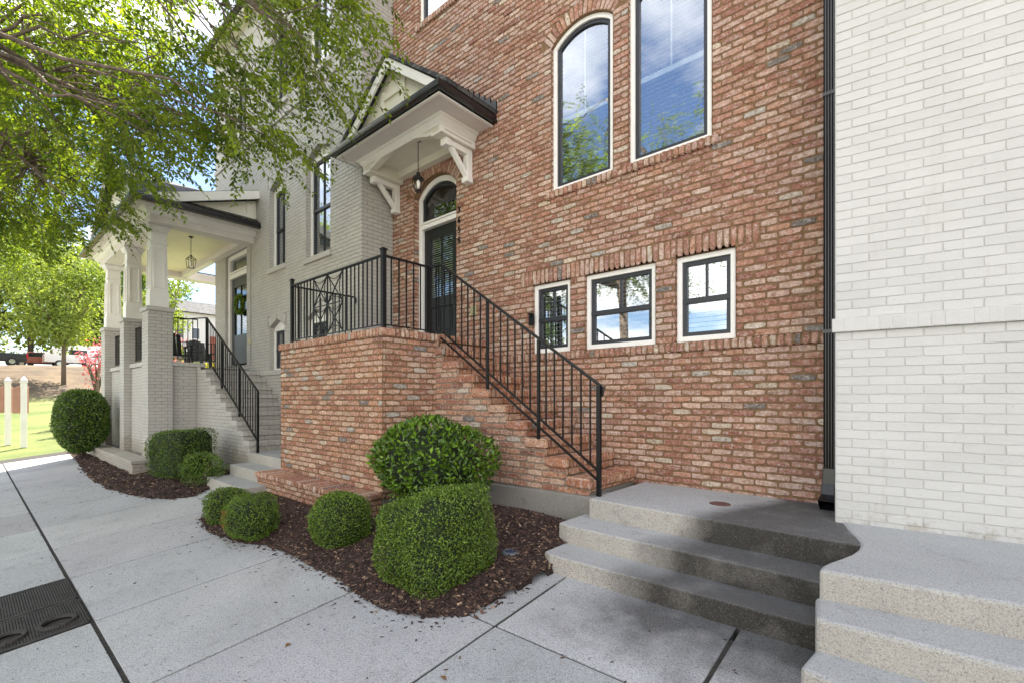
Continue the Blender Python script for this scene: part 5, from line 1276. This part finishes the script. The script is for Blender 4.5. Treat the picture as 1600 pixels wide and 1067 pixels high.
VIS=[(-12,0,8.7),(-12.6,0.1,8.6),(-13,-0.2,8.3),(-8.3,0,5.4),(-10.2,0,6.3),(-10.9,-0.1,6.3),(-7.8,-0.1,4.9),(-12.8,-0.1,6.8),(-12,-0.1,6.5),(-12.9,-0.1,6.1),(-10.1,-0.1,5.1),(-14.3,0.1,6.5),(-11.2,0.1,5.4),(-10.8,0.1,4.7),(-13,0.1,5.3),(-11.5,0.1,4.3),(-10.5,0.1,4.1),(-10.1,-0.1,3.7),(-11.7,-0.1,4.1),(-10,0.2,7.8),(-12.6,0.4,9.1),(-12.1,0.1,7.9),(-9.5,0.1,6.1),(-10.7,0.1,6.7),(-8.5,0.1,5.5),(-12.7,0.1,7.5),(-12.5,0.2,6.6),(-12.6,0.2,6.7),(-10.3,0.2,5.5),(-11.7,0.2,6),(-13.7,0.2,6),(-14.1,0.2,6.2),(-13.9,0.2,5.8),(-13.9,0.2,5.8),(-10.4,0.3,4.3),(-10.3,0.2,4.3),(-9.2,0.6,7.5),(-11.6,0.5,8.4),(-7.5,0.4,5.7),(-9.7,0.6,6.7),(-10.9,0.7,6.9),(-12,0.7,7.5),(-7.7,0.4,4.8),(-9.4,0.5,5.5),(-11.5,0.5,5.8),(-13.2,0.6,6.5),(-12.4,0.8,6),(-10.5,0.7,5.3),(-13.7,0.7,6),(-12.1,0.6,5.4),(-10.6,0.5,4.4),(-13.1,0.7,5.2),(-12.4,0.6,4.2),(-12.7,0.6,4.3),(-10.9,0.8,8.7),(-11.7,1,8.9),(-7,0.6,5.5),(-10.4,0.8,7.1),(-10.3,0.8,6.4),(-11,0.9,6.8),(-10.8,0.8,6.2),(-11.2,0.9,6.5),(-12,0.9,6.2),(-13.2,1,6.7),(-12.6,1,6.1),(-11.1,0.9,5.5),(-9.8,0.8,4.6),(-11.5,1,5.1),(-12.3,1.1,5),(-12.1,1,4.9),(-12,0.8,4.5),(-12.1,0.8,4.5),(-7,0.8,6.4),(-7.7,0.8,6.4),(-9.1,0.9,7),(-9.7,1.1,6.8),(-8,0.9,5.8),(-8.6,1.1,6.1),(-8,1,5.8),(-10.8,1.2,6.7),(-8.6,0.9,5.6),(-7.3,0.7,4.5),(-9.6,0.9,5.4),(-12.2,1.3,6),(-12.2,1.3,6),(-11.2,1.3,5.3),(-12.6,1.5,5.8),(-12.2,1.5,5),(-9.1,1.1,4.1),(-8.5,1.3,7.6),(-11.2,1.5,9),(-10.9,1.5,8),(-11.1,1.7,8),(-8.1,1.2,5.8),(-11.2,1.6,7.4),(-8.8,1.3,5.8),(-7.1,1,5),(-7.9,1.2,5),(-10.2,1.5,6),(-9.5,1.5,5.4),(-11.4,1.8,6.2),(-12.5,1.7,5.9),(-11,1.5,5.4),(-11.4,1.7,4.8),(-11.5,1.7,4.9),(-8,1.4,7.3),(-6.4,1.2,5.9),(-10.6,1.8,8.2),(-6.3,1.2,5.2),(-9.7,1.9,7.3),(-9.6,1.7,6.7),(-9.2,1.6,6.5),(-8.1,1.5,5.4),(-8.1,1.5,5.4),(-7.6,1.5,5),(-10,1.9,6.2),(-10,1.7,5.3),(-11.3,1.9,5.9),(-8.4,1.6,4.7),(-8.7,1.7,4.8),(-9.7,2,8.6),(-10.3,2.3,9.1),(-10.2,2.4,7.9),(-7.8,1.8,5.7),(-6.3,1.3,4.4),(-6.6,1.4,4.5),(-6.4,1.4,4.3),(-8,2.1,7.5),(-6.9,1.8,6),(-6.7,1.7,5.1),(-6.4,1.9,5.3),(-6.7,2,5.2),(-7.6,2.2,5.2),(-7.2,2.4,7.4),(-7,2.3,7),(-6,2.1,5.3),(-5.7,2,4.5),(-6.9,2.6,4.8),(-7.3,2.9,7.7),(-6,2.4,6.2),(-6.7,2.6,5.8),(-5.6,2.2,4.4),(-5.3,2.4,6.5),(-5.3,2.4,6.1),(-5.3,2.5,5.5),(-6.9,3.1,6.4),(-6.3,2.8,5),(-5.6,2.8,6.7),(-5.5,2.8,6.1),(-5.2,2.6,5.2),(-5.9,3.1,5.5),(-5.2,3,6.5),(-4.8,2.8,5.6),(-6.2,3.1,6.7)]
rg=np.random.default_rng(21)
TB=(-5.75,-.95,zg(-5.75,-.95)-.1)
tr_=empty('street_tree',TB,'leafy street tree whose branches hang over the top left of the view','tree')
hid=[]
while len(hid)<75:
    d=unit(rg.normal(0,1,(1,3)))[0]*rg.random()**.4; c=np.array([-6.4,-1.4,7.0])+d*np.array([4.6,3.6,3.0])
    dd=.6547*-c[0]+.7559*c[1]; xx=.7559*c[0]+.6547*c[1]
    if c[1]>-.7 and c[0]>-11: continue
    hid.append(tuple(c))
fork=(TB[0]-.03,TB[1]+.02,3.6)
stA=(-5.15,-.45,6.2); stB=(-6.55,-.95,6.4)
limbs=[(-4.9,.8,7.6),(-6.6,1.4,6.6),(-8.6,.4,5.9),(-9.8,-.6,7.2),(-7.8,-3.0,7.6),(-5.2,-3.2,8.0),(-3.6,-1.6,7.8),(-6.2,-.8,9.2),(-7.9,.9,5.2),(-10.2,.6,5.0)]
g=MB(); g.tube([(TB[0],TB[1],TB[2]),(TB[0],TB[1],.1),(TB[0]+.02,TB[1],1.4),fork],[.17,.13,.115,.105],12); LP=[]
for b in (stA,stB): g.tube(wander(fork,b,rg,6,.2),[.09,.085,.08,.07,.06,.05,.04],10)
for b in limbs:
    b0=Vector(stA if b[0]>-6.3 else stB); f0=Vector(fork); s0_=f0+(b0-f0)*(.25 if b[2]<6.3 else (.55 if b[2]<7.5 else .9))
    p=wander(tuple(s0_),b,rg,8,.35,.08); n=len(p); g.tube(p,[.045*(1-i/n)+.016 for i in range(n)],8); LP+= [(q,.045*(1-i/n)+.016) for i,q in enumerate(p)][2:]
allc=VIS+hid; LA=np.array([q for q,_ in LP])
for c in allc:
    d=np.linalg.norm(LA-np.array(c),axis=1)+np.maximum(0,np.linalg.norm(LA-np.array(fork),axis=1)-np.linalg.norm(np.array(c)-np.array(fork)))*2
    k=int(np.argmin(d)); p=wander(LA[k],c,rg,6,.4,.06); n=len(p); r0=min(LP[k][1]*.55,.026)
    g.tube(p,[r0*(1-i/n)+.004 for i in range(n)],5)
    for q in range(2):
        e_=np.array(c)+rg.normal(0,.35,3); g.tube(wander(p[3],e_,rg,4,.4,.05),[.008,.007,.006,.004,.003],4)
g.build('trunk',M['bark'],tr_,smooth=True)
(V,T,C),(TV,TF)=tree_leaves(VIS,.52,24,(-5.8,-.9,6),rg)
(V2,T2,C2),(TV2,TF2)=tree_leaves(hid,.85,70,(-5.8,-.9,6),rg,leaf=.08,step=.05)
leaf_obj('crown',np.concatenate([V,V2]),np.concatenate([T,T2+len(V)]),np.concatenate([C,C2]),M['leaf'],tr_)
me=mesh_np('twigs',np.concatenate([TV,TV2]),np.concatenate([TF,TF2+len(TV)])); finish(me,'twigs',M['twig'],tr_)
# ------------------------------------------------------------------ background trees
def bgtree(name,x,y,h,r,label,m,n=9000,leaf=.28,seed=1,group=None,low=.18,trunk=True,cat='tree',zb=None):
    rg=np.random.default_rng(seed); z0=terr(x,y)-.1 if zb is None else zb; e=empty(name,(x,y,z0),label,cat,group)
    k=34; cl=unit(rg.normal(0,1,(k,3)))*(rg.uniform(.35,1,(k,1)))*np.array([r*.8,r*.8,h*(1-low)/2*.82])+np.array([x,y,z0+h*(low+(1-low)/2)])
    rc=rg.uniform(.22,.42,k)*r; ci=rg.integers(0,k,n); d=unit(rg.normal(0,1,(n,3)))
    P=cl[ci]+d*(rc[ci]*(rg.random(n)**.35))[:,None]*np.array([1,1,.75]); Dl=unit(d*.5+rg.normal(0,.6,(n,3))+np.array([0,0,-.2])); L=leaf*rg.uniform(.6,1.3,n)
    V,T,C=leaves(P,Dl,unit(d+rg.normal(0,.5,(n,3))+np.array([0,0,.5])),L,L*.6,np.clip(rg.random(k)[ci]*.5+rg.random(n)*.5,0,1)); leaf_obj('crown',V,T,C,m,e)
    if trunk:
        g=MB(); g.tube([(x,y,z0),(x+.02*h,y,z0+h*.35),(x,y+.02*h,z0+h*.75)],[h*.014,h*.011,h*.005],8)
        for c in cl[:12]: g.tube([(x,y,z0+h*.3),(0.5*(x+c[0]),.5*(y+c[1]),z0+h*.3+.6*(c[2]-z0-h*.3)),tuple(c)],[h*.011,h*.007,h*.003],5)
        g.build('trunk',M['bark'],e,smooth=True)
    return e
bgtree('hill_tree',-74,-3,19,9,'broad sunlit tree on the hill at the far left edge',M['leafbg'],14000,.5,1,low=.03,group='trees on the hill')
bgtree('hill_tree',-78,5,20,9,'tall sunlit tree on the hill behind the parked pickup',M['leafbg'],15000,.5,2,low=.03,group='trees on the hill')
bgtree('hill_tree',-76,13,18,8,'dense green tree on the hill behind the white camper',M['leafbg2'],15000,.5,3,low=.03,group='trees on the hill')
bgtree('hill_tree',-72,13.5,11,5,'green tree on the hill just left of the grey porch piers',M['leafbg2'],9000,.4,4,low=.03,group='trees on the hill')
bgtree('lawn_tree',-52,-3.5,12,5.6,'airy sunlit lawn tree in the middle distance at the far left',M['leafbg'],12000,.28,5,low=.2)
bgtree('lawn_tree',-50,5.0,11,4.8,'smaller airy lawn tree nearer the grey porch',M['leafbg'],10000,.26,15,low=.2)
bgtree('side_tree',-25,5.6,7.4,1.3,'bright green tree seen through the opening of the left porch',M['leafbg'],4200,.14,6,low=.12)
bgtree('crape_myrtle',-27,3.75,4.4,.7,'pink flowering crape myrtle left of the grey piers',M['pink'],420,.12,7,'crape myrtles',low=.35,cat='flowering tree')
bgtree('crape_myrtle',-20.5,5.1,3.9,.8,'pink flowering crape myrtle seen between the porch pier and the railing',M['pink'],420,.08,8,'crape myrtles',low=.3,cat='flowering tree')
bgtree('yellow_bush',-29,8.3,3.9,1.1,'bright yellow green bush behind the porch railing',M['yellow'],2200,.13,9,low=.1,trunk=True,cat='bush')
for i,(x,y,h) in enumerate(((-20,-33,7),(-26,-24,12),(2,-34,7),(12,-38,8),(-31,-24,13))): bgtree('far_tree',x,y,h,3.2,'round tree across the street, %s'%('far left one','tall leafy one opposite the brick stoop','middle one of the row','right one of the row','farthest left one, seen only in window reflections')[i],M['leafbg2'],3500,.3,30+i,'trees across the street')
for i,(x,y,sc,mm) in enumerate(((-30,-7,1.0,'yellow'),(-66,1,1,'leafbg'),(-66.5,16,1,'leafbg2'))):
    pass
bgtree('street_tree',-20.5,-2.2,12.5,3.7,'second street tree along the kerb, off to the left past the grey porch',M['leafbg'],12000,.13,41,low=.25)
# ------------------------------------------------------------------ sign posts on the lawn
sg=empty('wooden_sign',(-21.6,1.1,0),'white sign posts with pointed caps carrying a faded brown panel on the lawn','sign')
for (x,y) in ((-21.51,1.23),(-22.62,.93)):
    z0=terr(x,y)-.05; g=MB(); a=.072
    g.box(x-a,x+a,y-a,y+a,z0,1.92); g.box(x-a*1.25,x+a*1.25,y-a*1.25,y+a*1.25,1.92,1.97); g.box(x-a*.8,x+a*.8,y-a*.8,y+a*.8,1.97,2.0)
    g.add([(x-a*1.2,y-a*1.2,2.0),(x+a*1.2,y-a*1.2,2.0),(x+a*1.2,y+a*1.2,2.0),(x-a*1.2,y+a*1.2,2.0),(x,y,2.13)],[(0,1,4),(1,2,4),(2,3,4),(3,0,4),(3,2,1,0)]); g.build('post',M['trim'],sg,bevel=.006)
for (x,y,dx_,wd) in ((-21.51,1.23,-.10,.14),(-22.62,.93,-.10,.14)):
    g=MB(); c=[(y-.10-wd,.95),(y+.12,.95),(y+.12,1.80),(y-.05,1.86),(y-.10-wd,1.74)]; g.prism(c,'x',x+dx_-.03,x+dx_+.03); g.build('panel',simple('faded_brown_panel',(.42,.22,.16),.6,nscale=6,namp=.12),sg,bevel=.005)
# ------------------------------------------------------------------ vehicles on the hill street
tyre=simple('tyre',(.02,.02,.02),.8); chrome=simple('chrome',(.6,.6,.6),.2,metal=1); redl=simple('red_lamp',(.45,.01,.02),.25); dglass=simple('dark_car_glass',(.02,.025,.03),.06)
def vehicle(name,x,y,z,L,Wd,prof,c,label,cat,wheels,glassq,lamps=(),extra=None):
    """side profile (along Y) extruded across X"""
    e=empty(name,(x,y,z),label,cat); pm=simple(name+'_paint',c,.3,spec=.6)
    g=MB(); g.prism([(y+a,z+b) for a,b in prof],'x',x-Wd/2,x+Wd/2); g.build('body',pm,e,bevel=.05)
    for (a,r_) in wheels:
        for sx in (-1,1):
            g=MB(); g.tube([(x+sx*(Wd/2-.2),y+a,z+r_),(x+sx*(Wd/2+.02),y+a,z+r_)],r_,18); w_=g.build('wheel',tyre,e); g=MB(); g.tube([(x+sx*(Wd/2),y+a,z+r_),(x+sx*(Wd/2+.035),y+a,z+r_)],r_*.58,12); g.build('rim',chrome,w_)
    for q in glassq:
        g=MB(); g.prism([(y+a,z+b) for a,b in q],'x',x+Wd/2-.05,x+Wd/2+.012); g.build('window',dglass,e)
    for (a,b,h,mm) in lamps:
        g=MB(); g.box(x-Wd/2-.01,x+Wd/2+.02,y+a-.06,y+a+.06,z+b,z+b+h); g.build('tail_light',mm,e)
    return e
zt_=terr(-66,5)
vehicle('pickup_truck',-66,1.2,zt_,5.6,1.95,[(-2.8,.45),(2.75,.45),(2.8,1.15),(.75,1.18),(.5,1.85),(-.9,1.9),(-1.6,1.25),(-2.8,1.1)],(.02,.022,.026),'black pickup truck with red tail lights parked on the hill','pickup truck',[(-1.8,.38),(1.75,.38)],[[(-1.35,1.25),(.45,1.25),(.35,1.75),(-.85,1.8)]],[(2.76,.7,.42,redl)])
vehicle('camper_van',-67,8.2,zt_,6,2.1,[(-3.0,.5),(3.0,.5),(3.05,1.9),(2.7,2.35),(-1.2,2.35),(-2.2,2.1),(-3.0,1.3)],(.78,.75,.7),'white camper with a roof ladder parked behind the pickup','camper',[(-1.9,.38),(1.8,.38)],[[(1.2,1.35),(2.0,1.35),(2.0,1.85),(1.2,1.85)],[(-1.2,1.35),(.2,1.35),(.2,1.85),(-1.2,1.85)]],[])
vehicle('white_car',-64,9.6,terr(-64,9)-.1,4.6,1.8,[(-2.3,.4),(2.3,.4),(2.25,.95),(1.5,1.05),(.8,1.5),(-.9,1.5),(-1.6,1.0),(-2.3,.85)],(.8,.8,.8),'white car parked on the hill nearest the grey porch','car',[(-1.45,.32),(1.45,.32)],[[(-1.3,1.02),(1.2,1.05),(.7,1.42),(-.8,1.42)]],[])
vehicle('red_car',-70,5.2,zt_+.1,4.4,1.8,[(-2.2,.4),(2.2,.4),(2.2,.95),(1.5,1.1),(.9,1.55),(-.9,1.55),(-1.6,1.05),(-2.2,.9)],(.35,.10,.06),'orange red car between the pickup and the camper','car',[(-1.4,.32),(1.4,.32)],[[(-1.3,1.05),(1.2,1.1),(.8,1.46),(-.8,1.46)]],[])
# ------------------------------------------------------------------ far townhouses seen through the porch
ft=empty('far_townhouse',(-69,22,3),'pale townhouse with a dark roof and a red brick bay, far behind the left porch','building')
pw=simple('far_siding',(.66,.64,.62),.7); fb=simple('far_brick',(.40,.13,.08),.8); fw=simple('far_window',(.05,.07,.10),.1)
g=MB(); g.box(-76,-69,16,34,2,12.0); g.build('wall',pw,ft)
g=MB(); g.box(-69.01,-68.6,20.6,24,2,9.2); g.build('brick_bay',fb,ft)
g=MB(); g.prism([(-76.6,12.0),(-68.4,12.0),(-72.4,14.0)],'y',15.4,34.6); g.build('roof',M['shingle'],ft)
for y,z,p in ((17.2,9.6,0),(19.0,9.6,0),(17.2,6.3,0),(19,6.3,0),(21.6,6.6,1),(23,6.6,1),(21.6,4,1),(23,4,1),(25.5,9.6,0),(25.5,6.3,0),(28,9.6,0)):
    x=-68.58 if p else -68.99; g=MB(); g.box(x-.02,x+.05,y-.5,y+.5,z-.9,z+.6); f_=g.build('window',M['trim'],ft); g=MB(); g.box(x+.05,x+.07,y-.4,y+.4,z-.8,z+.5); g.build('pane',fw,f_)
# ------------------------------------------------------------------ porch things
def chair(x,y,z,rot,label):
    e=empty('porch_chair',(x,y,z),label,'chair'); c,s_=math.cos(rot),math.sin(rot)
    def T(g):
        g.v=[(x+a*c-b*s_,y+a*s_+b*c,z+h) for a,b,h in g.v]; return g
    g=MB(); g.box(-.27,.27,-.26,.26,.32,.36); T(g).build('seat',M['iron'],e)
    g=MB()
    for k in range(5): g.prism([(.24,.34),(.27,.34),(.42,.95-.03*abs(k-2)),(.39,.95-.03*abs(k-2))],'y',-.25+.105*k,-.16+.105*k)
    T(g).build('backrest',M['iron'],e)
    for sy in (-1,1):
        g=MB(); g.box(-.34,.32,sy*.33-.06,sy*.33+.06,.56,.585); T(g).build('armrest',M['iron'],e)
        for ax in (-.28,.24):
            g=MB(); g.box(ax-.045,ax+.045,sy*.31-.015,sy*.31+.015,0,.56); T(g).build('leg',M['iron'],e)
chair(-13.5,3.25,2.10,R(180),'black slatted porch chair nearer the porch pier'); chair(-14.95,4.35,2.10,R(200),'black slatted porch chair further back on the left porch')
wr=empty('door_wreath',(-12.45,YG+.0,3.72),'round green leaf wreath hanging on the dark door of the left porch','wreath')
rg=np.random.default_rng(77); n=1500; a=rg.uniform(0,6.283,n); ph=rg.uniform(0,6.283,n); rr=.05*rg.random(n)**.5
P=np.stack([-12.68+(.19+rr*np.cos(ph))*np.cos(a),YG+.06+rr*np.sin(ph),3.72+(.19+rr*np.cos(ph))*np.sin(a)],1)
V,T,C=leaves(P,unit(np.stack([np.cos(a),rg.normal(-.4,.5,n),np.sin(a)],1)+rg.normal(0,.5,(n,3))),unit(rg.normal(0,1,(n,3))),np.full(n,.05),np.full(n,.022),rg.random(n)); leaf_obj('leaves',V,T,C,M['box'],wr)
g=MB(); g.tube([(-12.68+.19*math.cos(t),YG+.075,3.72+.19*math.sin(t)) for t in np.linspace(0,6.283,21)],.03,6); g.build('ring',M['twig'],wr)
g=MB(); g.box(-11.86,-11.76,YG-.05,YG-.001,2.68,2.82); tag(g.build('outlet_box',simple('cream_box',(.5,.46,.3),.6),None,bevel=.006),'cream outlet box on the grey wall right of the porch door','outlet')
g=MB(); g.tube([(-11.80,YG-.02,2.2),(-11.80,YG-.02,5.0)],.012,6); tag(g.build('conduit',M['grayplain'],None),'thin vertical conduit on the grey wall right of the porch door','pipe')
# small litter on the pavement
for i,(x,y,lab) in enumerate(((-2.05,1.75,'curled dark leaf on the pavement near the mulch bed'),(-3.1,1.35,'tan fallen leaf on the pavement in the foreground'),(-1.3,1.6,'small yellow leaf on the stained pavement'))):
    n=1; V,T,C=leaves(np.array([[x,y,zg(x,y)+.024]]),np.array([[math.cos(i*2.),math.sin(i*2.),.05]]),np.array([[.1,.1,1.]]),np.array([.06]),np.array([.03]),np.array([.3+.3*i])); tag(leaf_obj('fallen_leaf',V,T,C,M['dead']),lab,'leaf','fallen leaves')

n=900; P=[]
while len(P)<n:
    x=rng.uniform(-13,1.5); y=rng.uniform(-.4,3.1)
    if inpoly(x,y,bed1) or inpoly(x,y,bed2): continue
    if x>-2.3 and y>3.0: continue
    if -8.9<x<-7.1 and y>2.5: continue
    if x<-8.5 and y>1.5: continue
    e_=min(edge_d(x,y,bed1),edge_d(x,y,bed2)); j_=min(abs(y-.62),abs(y-2.3))
    if rng.random()<.03+.9*math.exp(-e_/.10)+.5*math.exp(-j_/.015): P.append((x,y,zg(x,y)+.0235))
P=np.array(P); a=rng.uniform(0,6.28,n); D=unit(np.stack([np.cos(a),np.sin(a),rng.normal(0,.08,n)],1)); Nn=unit(np.stack([rng.normal(0,.2,n),rng.normal(0,.2,n),np.ones(n)],1)); Nn=unit(Nn-D*(Nn*D).sum(1,keepdims=True))
l=rng.uniform(.006,.028,n); cv,cf=np_boxes(P,D,Nn,l,l*rng.uniform(.1,.45,n),np.full(n,.0015)); me=mesh_np('litter',cv,cf); c=np.array([(.03,.018,.012),(.06,.035,.02),(.12,.07,.04),(.02,.014,.01)])[rng.integers(0,4,n)]; set_col(me,np.repeat(c,8,0)); tag(finish(me,'litter',M['chip']),kind='stuff')
